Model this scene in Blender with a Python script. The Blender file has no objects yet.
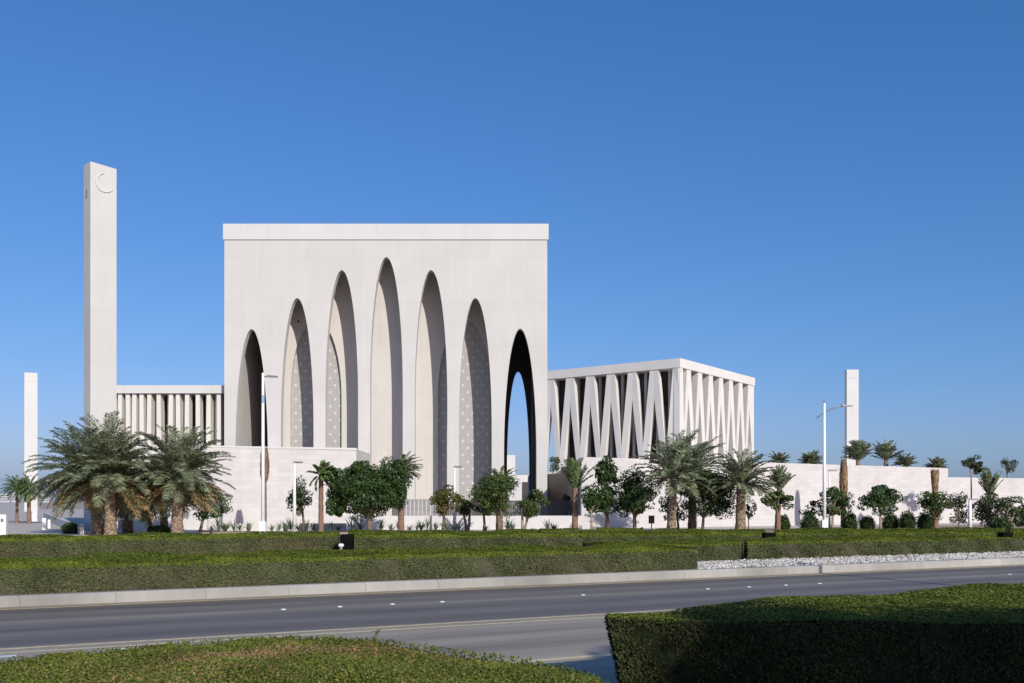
import bpy, math, random
import numpy as np
from mathutils import Vector, Matrix

# ------------------------------------------------------------------ camera, sky, sun, exposure
S = bpy.context.scene
C = S.collection
F = 950.0; HZ = 500.0; CX = 512.0; EYE = 2.4
cam = bpy.data.cameras.new('camera'); co = bpy.data.objects.new('camera', cam); C.objects.link(co)
cam.sensor_width = 36.0; cam.lens = 36.0 * F / 1024.0
cam.shift_y = (HZ - 341.5) / 1024.0
cam.clip_start = 0.1; cam.clip_end = 20000
co.location = (0, 0, EYE); co.rotation_euler = (math.radians(90), 0, 0)
S.camera = co

SUN_AZ = math.radians(26.6)      # to the right of straight behind the viewer
SUN_EL = math.radians(26.0)
w = bpy.data.worlds.new('World'); S.world = w; w.use_nodes = True
nt = w.node_tree; nt.nodes.clear()
sky = nt.nodes.new('ShaderNodeTexSky'); sky.sky_type = 'NISHITA'; sky.sun_disc = False
sky.sun_elevation = SUN_EL; sky.sun_rotation = math.radians(180) - SUN_AZ
sky.altitude = 0; sky.air_density = 1.0; sky.dust_density = 1.0; sky.ozone_density = 6.0
bg = nt.nodes.new('ShaderNodeBackground'); bg.inputs[1].default_value = 0.10
wo = nt.nodes.new('ShaderNodeOutputWorld')
sc_ = nt.nodes.new('ShaderNodeSeparateColor'); cc_ = nt.nodes.new('ShaderNodeCombineColor')     # deeper, clearer blue by grading the sky colour per channel
nt.links.new(sky.outputs[0], sc_.inputs[0])
for i_, (k_, g_) in enumerate(((.57, 1.2), (.93, .856), (1.50, .75))):
    pw = nt.nodes.new('ShaderNodeMath'); pw.operation = 'POWER'; pw.inputs[1].default_value = g_
    ml = nt.nodes.new('ShaderNodeMath'); ml.operation = 'MULTIPLY'; ml.inputs[1].default_value = k_
    nt.links.new(sc_.outputs[i_], pw.inputs[0]); nt.links.new(pw.outputs[0], ml.inputs[0]); nt.links.new(ml.outputs[0], cc_.inputs[i_])
nt.links.new(cc_.outputs[0], bg.inputs[0]); nt.links.new(bg.outputs[0], wo.inputs[0])

sl = bpy.data.lights.new('sun', 'SUN'); so = bpy.data.objects.new('sun', sl); C.objects.link(so)
sl.energy = 3.4; sl.angle = math.radians(0.5); sl.color = (1.0, 0.962, 0.895)
sdir = Vector((math.sin(SUN_AZ) * math.cos(SUN_EL), -math.cos(SUN_AZ) * math.cos(SUN_EL), math.sin(SUN_EL)))
so.rotation_euler = sdir.to_track_quat('Z', 'Y').to_euler()
so.location = (20, -40, 40)
S.view_settings.view_transform = 'Standard'; S.view_settings.look = 'None'
S.view_settings.exposure = 0.35; S.view_settings.gamma = 1.0
S.view_settings.use_curve_mapping = False

# ------------------------------------------------------------------ helpers
def PX(px, Y): return (px - CX) * Y / F
def PZ(py, Y): return EYE + (HZ - py) * Y / F
RA = math.radians(25.0); RC, RS = math.cos(RA), math.sin(RA)
def R(u, v, z=0.0): return (u * RC - v * RS, u * RS + v * RC, z)      # road frame: u along the road, v across it

def tag(o, label=None, cat=None, group=None, kind=None):
    if label: o['label'] = label
    if cat: o['category'] = cat
    if group: o['group'] = group
    if kind: o['kind'] = kind
    return o
def thing(name, label, cat, loc=(0, 0, 0), rz=0.0, group=None):
    o = bpy.data.objects.new(name, None); C.objects.link(o)
    o.location = loc; o.rotation_euler = (0, 0, rz); o.empty_display_size = 0.2
    return tag(o, label, cat, group)

class MB:
    def __init__(s): s.v = []; s.f = []; s.m = []
    def add(s, verts, faces, mi=0):
        b = len(s.v); s.v.extend([tuple(p) for p in verts])
        for f in faces: s.f.append(tuple(b + i for i in f)); s.m.append(mi)
    def box(s, x0, x1, y0, y1, z0, z1, mi=0):
        s.add([(x0,y0,z0),(x1,y0,z0),(x1,y1,z0),(x0,y1,z0),(x0,y0,z1),(x1,y0,z1),(x1,y1,z1),(x0,y1,z1)],
              [(0,3,2,1),(4,5,6,7),(0,1,5,4),(1,2,6,5),(2,3,7,6),(3,0,4,7)], mi)
    def prism(s, pts, z0, z1, mi=0):              # pts counter-clockwise; z1 may be a list
        n = len(pts); zt = z1 if isinstance(z1, (list, tuple)) else [z1] * n
        s.add([(p[0], p[1], z0) for p in pts] + [(p[0], p[1], zt[i]) for i, p in enumerate(pts)],
              [tuple(range(n - 1, -1, -1)), tuple(range(n, 2 * n))] + [(i, (i+1) % n, n + (i+1) % n, n + i) for i in range(n)], mi)
    def sweep(s, path, radii, seg=8, mi=0, cap=True, sq=None):
        rings = []
        path = [Vector(p) for p in path]
        for i, p in enumerate(path):
            d = (path[min(i+1, len(path)-1)] - path[max(i-1, 0)]).normalized()
            a = Vector((1, 0, 0)) if abs(d.x) < 0.9 else Vector((0, 1, 0))
            u = d.cross(a).normalized(); w_ = d.cross(u).normalized()
            r = radii[i] if isinstance(radii, (list, tuple)) else radii
            rings.append([p + (u * math.cos(2*math.pi*k/seg) + w_ * math.sin(2*math.pi*k/seg)) * r for k in range(seg)])
        vs = [q for r_ in rings for q in r_]; fs = []
        for i in range(len(rings) - 1):
            for k in range(seg):
                fs.append((i*seg+k, (i+1)*seg+k, (i+1)*seg+(k+1) % seg, i*seg+(k+1) % seg))
        if cap: fs.append(tuple(range(seg))); fs.append(tuple(reversed(range((len(rings)-1)*seg, len(rings)*seg))))
        s.add(vs, fs, mi)
    def build(s, name, mats, parent=None, smooth=False, kind=None):
        me = bpy.data.meshes.new(name); me.from_pydata(s.v, [], s.f)
        mats = mats if isinstance(mats, (list, tuple)) else [mats]
        for m in mats: me.materials.append(m)
        if len(mats) > 1: me.polygons.foreach_set('material_index', s.m)
        if smooth: me.polygons.foreach_set('use_smooth', [True] * len(s.f))
        me.update()
        o = bpy.data.objects.new(name, me); C.objects.link(o)
        if parent: o.parent = parent
        if kind: o['kind'] = kind
        return o
def move_mesh(o, d):
    o.data.transform(Matrix.Translation(d))

def quads_obj(name, Q, mats, parent=None, mi=None, base=None):
    """Q: (n,4,3) array of quads; base: an MB added to the same mesh (material 0)"""
    n = len(Q); bv = base.v if base else []; bf = base.f if base else []
    V = np.concatenate([np.array(bv, dtype=np.float32).reshape(-1, 3), Q.reshape(-1, 3).astype(np.float32)])
    loops = [i for f in bf for i in f]; starts = []; t = 0
    for f in bf: starts.append(t); t += len(f)
    L = np.concatenate([np.array(loops, dtype=np.int32), np.arange(4*n, dtype=np.int32) + len(bv)])
    ST = np.concatenate([np.array(starts, dtype=np.int32), np.arange(n, dtype=np.int32) * 4 + t])
    me = bpy.data.meshes.new(name)
    me.vertices.add(len(V)); me.vertices.foreach_set('co', V.ravel())
    me.loops.add(len(L)); me.loops.foreach_set('vertex_index', L)
    me.polygons.add(len(ST)); me.polygons.foreach_set('loop_start', ST)
    mats = mats if isinstance(mats, (list, tuple)) else [mats]
    for m in mats: me.materials.append(m)
    if len(mats) > 1:
        a = np.zeros(len(ST), dtype=np.int32)
        a[len(bf):] = mi if mi is not None else 1
        if base: a[:len(bf)] = base.m
        me.polygons.foreach_set('material_index', a)
    me.update(calc_edges=True); me.validate()
    o = bpy.data.objects.new(name, me); C.objects.link(o)
    if parent: o.parent = parent
    return o

def leaves(rng, cen, size, nbias=None, bias=0.6, aspect=0.5):
    """random leaf quads (rhombi) at cen (n,3)"""
    n = len(cen)
    nr = rng.normal(size=(n, 3)); nr /= np.linalg.norm(nr, axis=1)[:, None]
    if nbias is not None:
        nr = nr * (1 - bias) + nbias * bias
        nr /= np.linalg.norm(nr, axis=1)[:, None]
    t = rng.normal(size=(n, 3)); t -= (t * nr).sum(1)[:, None] * nr; t /= np.linalg.norm(t, axis=1)[:, None]
    b = np.cross(nr, t)
    sz = size * rng.uniform(0.65, 1.3, n)[:, None]
    a = t * sz * 0.5; c = b * sz * 0.5 * aspect
    fold = nr * sz * 0.08
    return np.stack([cen - a, cen + c + fold - a * 0.1, cen + a, cen - c + fold - a * 0.1], axis=1)

# ------------------------------------------------------------------ materials
def newmat(name, rough=0.8, spec=0.3):
    m = bpy.data.materials.new(name); m.use_nodes = True
    n = m.node_tree.nodes; p = n['Principled BSDF']
    p.inputs['Roughness'].default_value = rough; p.inputs['Specular IOR Level'].default_value = spec
    return m, m.node_tree, p
def N(nt, t, **k):
    n = nt.nodes.new(t)
    for a, b in k.items(): setattr(n, a, b)
    return n
def plain(name, col, rough=0.6, metal=0.0, spec=0.4, var=0.12, scale=3.0, bump=0.0):
    m, nt, p = newmat(name, rough, spec); p.inputs['Metallic'].default_value = metal
    tc = N(nt, 'ShaderNodeTexCoord'); no = N(nt, 'ShaderNodeTexNoise'); no.inputs['Scale'].default_value = scale
    no.inputs['Detail'].default_value = 6
    cr = N(nt, 'ShaderNodeValToRGB')
    cr.color_ramp.elements[0].position = 0.3; cr.color_ramp.elements[1].position = 0.7
    cr.color_ramp.elements[0].color = tuple(c * (1 - var) for c in col) + (1,)
    cr.color_ramp.elements[1].color = tuple(min(1, c * (1 + var)) for c in col) + (1,)
    nt.links.new(tc.outputs['Object'], no.inputs['Vector']); nt.links.new(no.outputs[0], cr.inputs[0])
    nt.links.new(cr.outputs[0], p.inputs['Base Color'])
    if bump:
        b = N(nt, 'ShaderNodeBump'); b.inputs['Strength'].default_value = bump; b.inputs['Distance'].default_value = 0.02
        nt.links.new(no.outputs[0], b.inputs['Height']); nt.links.new(b.outputs[0], p.inputs['Normal'])
    return m
def stone(name, c1, c2, bw, bh, joint=0.9, jsize=0.012, streak=0.06, swap=True, blotch=0.06):
    """stone panels: brick pattern in the X-Z plane with per-panel tone, blotches and faint rain streaks"""
    m, nt, p = newmat(name, 0.85, 0.2)
    tc = N(nt, 'ShaderNodeTexCoord'); sp = N(nt, 'ShaderNodeSeparateXYZ'); cb = N(nt, 'ShaderNodeCombineXYZ')
    nt.links.new(tc.outputs['Object'], sp.inputs[0])
    ad = N(nt, 'ShaderNodeMath', operation='ADD'); nt.links.new(sp.outputs[0], ad.inputs[0]); nt.links.new(sp.outputs[1], ad.inputs[1])
    nt.links.new(ad.outputs[0], cb.inputs[0]); nt.links.new(sp.outputs[2], cb.inputs[1])
    br = N(nt, 'ShaderNodeTexBrick'); nt.links.new(cb.outputs[0], br.inputs['Vector'])
    br.inputs['Scale'].default_value = 1.0; br.inputs['Brick Width'].default_value = bw; br.inputs['Row Height'].default_value = bh
    br.inputs['Mortar Size'].default_value = jsize; br.inputs['Mortar Smooth'].default_value = 0.3
    br.inputs['Color1'].default_value = c1 + (1,); br.inputs['Color2'].default_value = c2 + (1,)
    br.inputs['Mortar'].default_value = tuple(c * joint for c in c1) + (1,)
    no = N(nt, 'ShaderNodeTexNoise'); no.inputs['Scale'].default_value = 0.35; no.inputs['Detail'].default_value = 8
    nt.links.new(tc.outputs['Object'], no.inputs['Vector'])
    mp = N(nt, 'ShaderNodeMapping'); mp.inputs['Scale'].default_value = (3.0, 3.0, 0.12)
    nt.links.new(tc.outputs['Object'], mp.inputs[0])
    n2 = N(nt, 'ShaderNodeTexNoise'); n2.inputs['Scale'].default_value = 1.0; n2.inputs['Detail'].default_value = 5
    nt.links.new(mp.outputs[0], n2.inputs['Vector'])
    r1 = N(nt, 'ShaderNodeMapRange'); r1.inputs[1].default_value = 0.3; r1.inputs[2].default_value = 0.7
    r1.inputs[3].default_value = 1 - blotch; r1.inputs[4].default_value = 1 + blotch * 0.4
    r2 = N(nt, 'ShaderNodeMapRange'); r2.inputs[1].default_value = 0.3; r2.inputs[2].default_value = 0.7
    r2.inputs[3].default_value = 1 - streak; r2.inputs[4].default_value = 1.0
    nt.links.new(no.outputs[0], r1.inputs[0]); nt.links.new(n2.outputs[0], r2.inputs[0])
    mu = N(nt, 'ShaderNodeMath', operation='MULTIPLY'); nt.links.new(r1.outputs[0], mu.inputs[0]); nt.links.new(r2.outputs[0], mu.inputs[1])
    vm = N(nt, 'ShaderNodeVectorMath', operation='SCALE'); nt.links.new(br.outputs[0], vm.inputs[0]); nt.links.new(mu.outputs[0], vm.inputs['Scale'])
    nt.links.new(vm.outputs[0], p.inputs['Base Color'])
    b = N(nt, 'ShaderNodeBump'); b.inputs['Strength'].default_value = 0.25; b.inputs['Distance'].default_value = 0.01
    n3 = N(nt, 'ShaderNodeTexNoise'); n3.inputs['Scale'].default_value = 14; n3.inputs['Detail'].default_value = 4
    nt.links.new(tc.outputs['Object'], n3.inputs['Vector'])
    nt.links.new(n3.outputs[0], b.inputs['Height']); nt.links.new(b.outputs[0], p.inputs['Normal'])
    return m
def leafmat(name, cols, rough=0.5, trans=0.25, spec=0.28):
    m, nt, p = newmat(name, rough, spec)
    g = N(nt, 'ShaderNodeNewGeometry'); cr = N(nt, 'ShaderNodeValToRGB')
    nt.links.new(g.outputs['Random Per Island'], cr.inputs[0])
    e = cr.color_ramp.elements; k = len(cols)
    e[0].position = 0; e[0].color = cols[0] + (1,); e[1].position = 1; e[1].color = cols[-1] + (1,)
    for i in range(1, k - 1):
        x = e.new(i / (k - 1)); x.color = cols[i] + (1,)
    tc = N(nt, 'ShaderNodeTexCoord'); no = N(nt, 'ShaderNodeTexNoise'); no.inputs['Scale'].default_value = 1.3; no.inputs['Detail'].default_value = 4
    nt.links.new(tc.outputs['Object'], no.inputs['Vector'])
    r1 = N(nt, 'ShaderNodeMapRange'); r1.inputs[1].default_value = 0.3; r1.inputs[2].default_value = 0.7
    r1.inputs[3].default_value = 0.75; r1.inputs[4].default_value = 1.25; nt.links.new(no.outputs[0], r1.inputs[0])
    vm = N(nt, 'ShaderNodeVectorMath', operation='SCALE'); nt.links.new(cr.outputs[0], vm.inputs[0]); nt.links.new(r1.outputs[0], vm.inputs['Scale'])
    nt.links.new(vm.outputs[0], p.inputs['Base Color'])
    tr = N(nt, 'ShaderNodeBsdfTranslucent'); nt.links.new(vm.outputs[0], tr.inputs[0])
    mx = N(nt, 'ShaderNodeMixShader'); mx.inputs[0].default_value = trans
    nt.links.new(p.outputs[0], mx.inputs[1]); nt.links.new(tr.outputs[0], mx.inputs[2])
    nt.links.new(mx.outputs[0], nt.nodes['Material Output'].inputs[0])
    return m

M = {}
M['facade'] = stone('pale_stone_panels', (0.543, 0.530, 0.490), (0.558, 0.545, 0.505), 4.2, 4.15, 0.93, 0.025, blotch=.045, streak=.04)
M['cornice'] = stone('pale_stone_band', (0.58, 0.567, 0.535), (0.59, 0.577, 0.545), 4.2, 5.0, 0.93, 0.02, blotch=.04, streak=.03)
M['inner'] = stone('inner_stone', (0.56, 0.53, 0.488), (0.575, 0.545, 0.50), 1.4, 2.1, 0.94, 0.015)
M['warm_shade'] = stone('shade_brown_stone', (0.34, 0.28, 0.235), (0.36, 0.30, 0.25), 1.4, .7, .9)  # interior shade put into the colour: stone made darker and browner
M['shaded_recess'] = stone('recess_shade_stone', (0.27, 0.235, 0.21), (0.30, 0.262, 0.235), 1.3, .36, .9)  # podium blocks darkened, so the shade of the recess sits in the colour
M['column'] = stone('cast_stone', (0.66, 0.63, 0.57), (0.67, 0.64, 0.58), 60.0, 3.2, 0.95, 0.01)
M['podium'] = stone('podium_limestone', (0.54, 0.51, 0.48), (0.595, 0.565, 0.535), 1.3, 0.36, 0.93, 0.012, 0.05, blotch=0.09)
M['white_wall'] = stone('white_render', (0.63, 0.60, 0.57), (0.65, 0.62, 0.59), 3.0, 2.0, 0.93, 0.012)
M['dark_inside'] = plain('dark_interior', (0.06, 0.052, 0.048), 0.4, var=0.4, scale=0.6)
M['dark_glass'] = plain('dark_glass', (0.03, 0.034, 0.04), 0.1, spec=0.6, var=0.2)
M['bronze'] = plain('bronze_fence', (0.09, 0.085, 0.085), 0.45, metal=0.3, var=0.15)
M['slat'] = plain('grey_metal_slats', (0.30, 0.29, 0.29), 0.5, metal=0.3, var=0.15)
M['pole_white'] = plain('white_painted_metal', (0.78, 0.78, 0.76), 0.35, var=0.04)
M['pole_grey'] = plain('grey_metal', (0.22, 0.22, 0.23), 0.4, metal=0.4, var=0.1)
M['blue_band'] = plain('blue_band_paint', (0.25, 0.36, 0.45), 0.4)
M['black_metal'] = plain('black_metal', (0.005, 0.006, 0.005), 0.9, spec=.05, var=.2)
M['lens'] = plain('lamp_lens', (0.6, 0.6, 0.58), 0.2)
M['sign'] = plain('dark_red_sign', (0.09, 0.03, 0.03), 0.5)
M['stud'] = plain('white_ceramic', (0.70, 0.71, 0.71), 0.2, var=0.03)
M['yellow'] = plain('faded_yellow_paint', (0.60, 0.50, 0.30), 0.7, var=0.2, scale=6)
M['white_paint'] = plain('road_white_paint', (0.62, 0.62, 0.60), 0.7, var=0.15, scale=5)
M['soil'] = plain('dry_soil', (0.30, 0.23, 0.16), 0.95, var=0.25, scale=2, bump=0.4)
M['sand'] = plain('sandy_ground', (0.34, 0.28, 0.21), 0.95, var=0.12, scale=0.05)
M['pebble'] = leafmat('white_pebbles', [(0.26, 0.23, 0.19), (0.46, 0.43, 0.38), (0.60, 0.57, 0.51), (0.66, 0.63, 0.57)], 0.85, 0.0, 0.1)
M['bark'] = plain('grey_brown_bark', (0.17, 0.12, 0.085), 0.9, var=0.3, scale=8, bump=0.6)
M['bark_pale'] = plain('pale_bark', (0.30, 0.24, 0.18), 0.9, var=0.25, scale=8, bump=0.5)
M['twigs'] = plain('brown_twigs', (0.06, 0.055, 0.035), 0.95, var=0.4, scale=12)
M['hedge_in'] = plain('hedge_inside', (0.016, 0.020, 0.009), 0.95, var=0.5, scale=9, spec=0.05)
M['far_block'] = plain('far_building', (0.42, 0.43, 0.46), 0.8, var=0.1, scale=0.05)
M['banner'] = plain('white_bollard_paint', (0.72, 0.70, 0.68), 0.6)

# palm trunk: diamond scales of old frond bases
m, nt_, p_ = newmat('palm_trunk', 0.9, 0.1)
tc = N(nt_, 'ShaderNodeTexCoord'); mp = N(nt_, 'ShaderNodeMapping'); mp.inputs['Scale'].default_value = (5, 5, 7)
nt_.links.new(tc.outputs['Object'], mp.inputs[0])
vo = N(nt_, 'ShaderNodeTexVoronoi'); vo.inputs['Scale'].default_value = 1.0; nt_.links.new(mp.outputs[0], vo.inputs['Vector'])
cr = N(nt_, 'ShaderNodeValToRGB'); cr.color_ramp.elements[0].color = (0.40, 0.31, 0.22, 1); cr.color_ramp.elements[1].color = (0.14, 0.10, 0.065, 1)
cr.color_ramp.elements[1].position = 0.75
nt_.links.new(vo.outputs['Distance'], cr.inputs[0]); nt_.links.new(cr.outputs[0], p_.inputs['Base Color'])
b_ = N(nt_, 'ShaderNodeBump'); b_.invert = True; b_.inputs['Strength'].default_value = 0.8; b_.inputs['Distance'].default_value = 0.08
nt_.links.new(vo.outputs['Distance'], b_.inputs['Height']); nt_.links.new(b_.outputs[0], p_.inputs['Normal'])
M['palm_trunk'] = m
M['red_trunk'] = plain('red_brown_fibre_trunk', (0.21, 0.125, 0.085), 0.95, var=0.3, scale=9, bump=0.6)
M['dry_tied'] = leafmat('dry_tied_fronds', [(0.30, 0.19, 0.10), (0.20, 0.12, 0.065), (0.38, 0.26, 0.15)], 0.8, 0.1)

M['palm'] = leafmat('palm_leaflets', [(0.228, 0.206, 0.106), (0.165, 0.202, 0.105), (0.236, 0.269, 0.155), (0.102, 0.142, 0.063), (0.315, 0.344, 0.224)], 0.5, 0.2, 0.25)
M['palm_young'] = leafmat('young_palm_leaflets', [(0.112, 0.175, 0.056), (0.175, 0.237, 0.088), (0.075, 0.125, 0.037)], 0.45, 0.25)
M['palm_dry'] = leafmat('dry_palm_leaflets', [(0.355, 0.242, 0.117), (0.232, 0.191, 0.094), (0.464, 0.306, 0.140)], 0.7, 0.2)
M['leaf_dark'] = leafmat('dark_glossy_leaves', [(0.026, 0.058, 0.013), (0.048, 0.091, 0.022), (0.036, 0.073, 0.018), (0.079, 0.121, 0.033)], 0.4, 0.2)
M['leaf_mid'] = leafmat('mid_green_leaves', [(0.054, 0.090, 0.022), (0.090, 0.132, 0.030), (0.042, 0.072, 0.018), (0.120, 0.156, 0.042)], 0.45, 0.25)
M['leaf_yellow'] = leafmat('yellow_green_leaves', [(0.096, 0.108, 0.022), (0.144, 0.144, 0.030), (0.060, 0.084, 0.018), (0.180, 0.132, 0.036)], 0.5, 0.3)
M['leaf_olive'] = leafmat('olive_green_leaves', [(0.055, 0.07, 0.03), (0.085, 0.10, 0.05), (0.035, 0.05, 0.02)], 0.55, 0.25)
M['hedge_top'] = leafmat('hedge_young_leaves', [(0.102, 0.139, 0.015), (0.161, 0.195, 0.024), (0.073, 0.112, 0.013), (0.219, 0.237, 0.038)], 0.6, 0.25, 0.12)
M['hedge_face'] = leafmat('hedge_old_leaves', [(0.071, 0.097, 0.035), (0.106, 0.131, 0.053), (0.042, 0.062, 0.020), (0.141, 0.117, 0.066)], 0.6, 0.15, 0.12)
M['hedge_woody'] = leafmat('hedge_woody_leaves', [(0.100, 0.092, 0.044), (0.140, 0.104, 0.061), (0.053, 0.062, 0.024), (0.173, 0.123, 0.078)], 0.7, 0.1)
M['hedge_deep'] = leafmat('hedge_shade_leaves', [(0.024, 0.033, 0.008), (0.039, 0.048, 0.012), (0.015, 0.021, 0.006), (0.072, 0.072, 0.030)], 0.6, 0.1, 0.12)  # leaf colour darkened to carry the deep shade on the near hedge face
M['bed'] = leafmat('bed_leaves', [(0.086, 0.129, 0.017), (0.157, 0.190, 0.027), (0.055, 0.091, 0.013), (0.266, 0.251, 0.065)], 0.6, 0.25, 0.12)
M['bed_dry'] = leafmat('bed_dry_twigs', [(0.287, 0.166, 0.075), (0.187, 0.142, 0.053), (0.374, 0.225, 0.117)], 0.8, 0.15)
M['succulent'] = leafmat('grey_green_blades', [(0.12, 0.17, 0.10), (0.18, 0.22, 0.13), (0.08, 0.12, 0.06)], 0.5, 0.15)

# asphalt, in the road's own frame: y runs across the road
m, nt_, p_ = newmat('asphalt', 0.75, 0.35)
tc = N(nt_, 'ShaderNodeTexCoord'); sp = N(nt_, 'ShaderNodeSeparateXYZ'); nt_.links.new(tc.outputs['Object'], sp.inputs[0])
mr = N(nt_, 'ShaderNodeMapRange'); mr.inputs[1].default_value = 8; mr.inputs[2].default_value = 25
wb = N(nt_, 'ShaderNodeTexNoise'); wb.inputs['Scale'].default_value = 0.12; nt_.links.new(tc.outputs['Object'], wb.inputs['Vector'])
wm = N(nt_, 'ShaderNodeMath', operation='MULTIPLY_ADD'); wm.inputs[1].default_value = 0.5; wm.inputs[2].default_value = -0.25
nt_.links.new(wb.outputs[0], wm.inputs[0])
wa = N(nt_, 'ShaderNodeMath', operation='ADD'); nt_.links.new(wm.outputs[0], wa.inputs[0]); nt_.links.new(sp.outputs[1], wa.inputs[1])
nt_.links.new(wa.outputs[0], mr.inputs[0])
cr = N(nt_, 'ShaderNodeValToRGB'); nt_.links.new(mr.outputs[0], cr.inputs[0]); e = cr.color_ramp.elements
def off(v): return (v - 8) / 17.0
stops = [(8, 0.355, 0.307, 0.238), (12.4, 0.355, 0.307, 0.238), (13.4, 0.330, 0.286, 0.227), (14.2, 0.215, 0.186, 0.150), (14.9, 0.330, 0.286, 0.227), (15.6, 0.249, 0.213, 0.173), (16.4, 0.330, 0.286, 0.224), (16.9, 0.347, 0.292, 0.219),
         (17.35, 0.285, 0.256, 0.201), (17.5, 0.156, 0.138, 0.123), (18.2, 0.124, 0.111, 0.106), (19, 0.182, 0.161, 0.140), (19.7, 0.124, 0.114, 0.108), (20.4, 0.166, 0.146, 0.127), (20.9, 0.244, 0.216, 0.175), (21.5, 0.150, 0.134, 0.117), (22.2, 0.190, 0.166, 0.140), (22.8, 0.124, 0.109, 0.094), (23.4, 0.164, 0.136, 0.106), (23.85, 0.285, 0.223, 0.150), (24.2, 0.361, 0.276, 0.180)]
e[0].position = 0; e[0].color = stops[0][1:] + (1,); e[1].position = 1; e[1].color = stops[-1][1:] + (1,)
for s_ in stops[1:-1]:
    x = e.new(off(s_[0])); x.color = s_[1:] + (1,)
g1 = N(nt_, 'ShaderNodeTexNoise'); g1.inputs['Scale'].default_value = 60; g1.inputs['Detail'].default_value = 3; nt_.links.new(tc.outputs['Object'], g1.inputs['Vector'])
g2 = N(nt_, 'ShaderNodeMapping'); g2.inputs['Scale'].default_value = (0.25, 2.2, 1); nt_.links.new(tc.outputs['Object'], g2.inputs[0])
g3 = N(nt_, 'ShaderNodeTexNoise'); g3.inputs['Scale'].default_value = 1.0; g3.inputs['Detail'].default_value = 6; nt_.links.new(g2.outputs[0], g3.inputs['Vector'])
ra = N(nt_, 'ShaderNodeMapRange'); ra.inputs[1].default_value = .25; ra.inputs[2].default_value = .75; ra.inputs[3].default_value = .8; ra.inputs[4].default_value = 1.2; nt_.links.new(g1.outputs[0], ra.inputs[0])
rb = N(nt_, 'ShaderNodeMapRange'); rb.inputs[1].default_value = .25; rb.inputs[2].default_value = .75; rb.inputs[3].default_value = .80; rb.inputs[4].default_value = 1.18; nt_.links.new(g3.outputs[0], rb.inputs[0])
mm = N(nt_, 'ShaderNodeMath', operation='MULTIPLY'); nt_.links.new(ra.outputs[0], mm.inputs[0]); nt_.links.new(rb.outputs[0], mm.inputs[1])
vs = N(nt_, 'ShaderNodeVectorMath', operation='SCALE'); nt_.links.new(cr.outputs[0], vs.inputs[0]); nt_.links.new(mm.outputs[0], vs.inputs['Scale'])
nt_.links.new(vs.outputs[0], p_.inputs['Base Color'])
bb = N(nt_, 'ShaderNodeBump'); bb.inputs['Strength'].default_value = .3; bb.inputs['Distance'].default_value = .01
nt_.links.new(g1.outputs[0], bb.inputs['Height']); nt_.links.new(bb.outputs[0], p_.inputs['Normal'])
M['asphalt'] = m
M['kerb'] = stone('kerb_concrete', (0.33, 0.315, 0.28), (0.42, 0.40, 0.36), 2.0, 5.0, 0.84, 0.014, 0.12, blotch=0.3)
M['paving'] = stone('plaza_paving', (0.50, 0.45, 0.39), (0.53, 0.48, 0.42), 2, 2, 0.9)

# lattice screen: stars in a hexagonal grid
m, nt_, p_ = newmat('carved_lattice', 0.8, 0.2)
tc = N(nt_, 'ShaderNodeTexCoord'); sp = N(nt_, 'ShaderNodeSeparateXYZ'); nt_.links.new(tc.outputs['Object'], sp.inputs[0])
def mth(op, a, b=None, c=None):
    n = N(nt_, 'ShaderNodeMath', operation=op)
    for i, x in enumerate((a, b, c)):
        if x is None: continue
        if isinstance(x, (int, float)): n.inputs[i].default_value = x
        else: nt_.links.new(x, n.inputs[i])
    return n.outputs[0]
def cell(ox, oz, ax, az):
    fx = mth('SUBTRACT', mth('FRACT', mth('ADD', mth('DIVIDE', sp.outputs[0], ax), 40 + ox)), 0.5)
    fz = mth('SUBTRACT', mth('FRACT', mth('ADD', mth('DIVIDE', sp.outputs[2], az), 40 + oz)), 0.5)
    return mth('SQRT', mth('ADD', mth('POWER', mth('MULTIPLY', fx, ax), 2), mth('POWER', mth('MULTIPLY', fz, az), 2)))
d = mth('MINIMUM', cell(0, 0, 0.95, 1.35), cell(0.5, 0.5, 0.95, 1.35))
cr = N(nt_, 'ShaderNodeValToRGB'); nt_.links.new(d, cr.inputs[0]); e = cr.color_ramp.elements
e[0].position = .09; e[0].color = (.60, .585, .56, 1); e[1].position = .6; e[1].color = (.33, .315, .30, 1)
x = e.new(.17); x.color = (.34, .33, .31, 1); x = e.new(.26); x.color = (.46, .445, .42, 1); x = e.new(.33); x.color = (.36, .35, .33, 1); x = e.new(.43); x.color = (.42, .41, .39, 1)
nn = N(nt_, 'ShaderNodeTexVoronoi'); nn.inputs['Scale'].default_value = 5; nt_.links.new(tc.outputs['Object'], nn.inputs['Vector'])
rr = N(nt_, 'ShaderNodeMapRange'); rr.inputs[2].default_value = .6; rr.inputs[3].default_value = 1.06; rr.inputs[4].default_value = .9; nt_.links.new(nn.outputs['Distance'], rr.inputs[0])
vs = N(nt_, 'ShaderNodeVectorMath', operation='SCALE'); nt_.links.new(cr.outputs[0], vs.inputs[0]); nt_.links.new(rr.outputs[0], vs.inputs['Scale'])
nt_.links.new(vs.outputs[0], p_.inputs['Base Color'])
M['screen'] = m

# ------------------------------------------------------------------ ground, road, kerb
g = MB(); g.add([(-9000, -3000, -0.03), (9000, -3000, -0.03), (9000, 12000, -0.03), (-9000, 12000, -0.03)], [(0, 1, 2, 3)])
g.build('ground', M['sand'], kind='structure')
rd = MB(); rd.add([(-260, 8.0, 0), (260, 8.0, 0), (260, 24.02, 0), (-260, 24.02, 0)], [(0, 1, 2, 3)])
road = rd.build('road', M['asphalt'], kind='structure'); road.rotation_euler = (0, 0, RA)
k = MB(); n_k = 0
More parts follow.
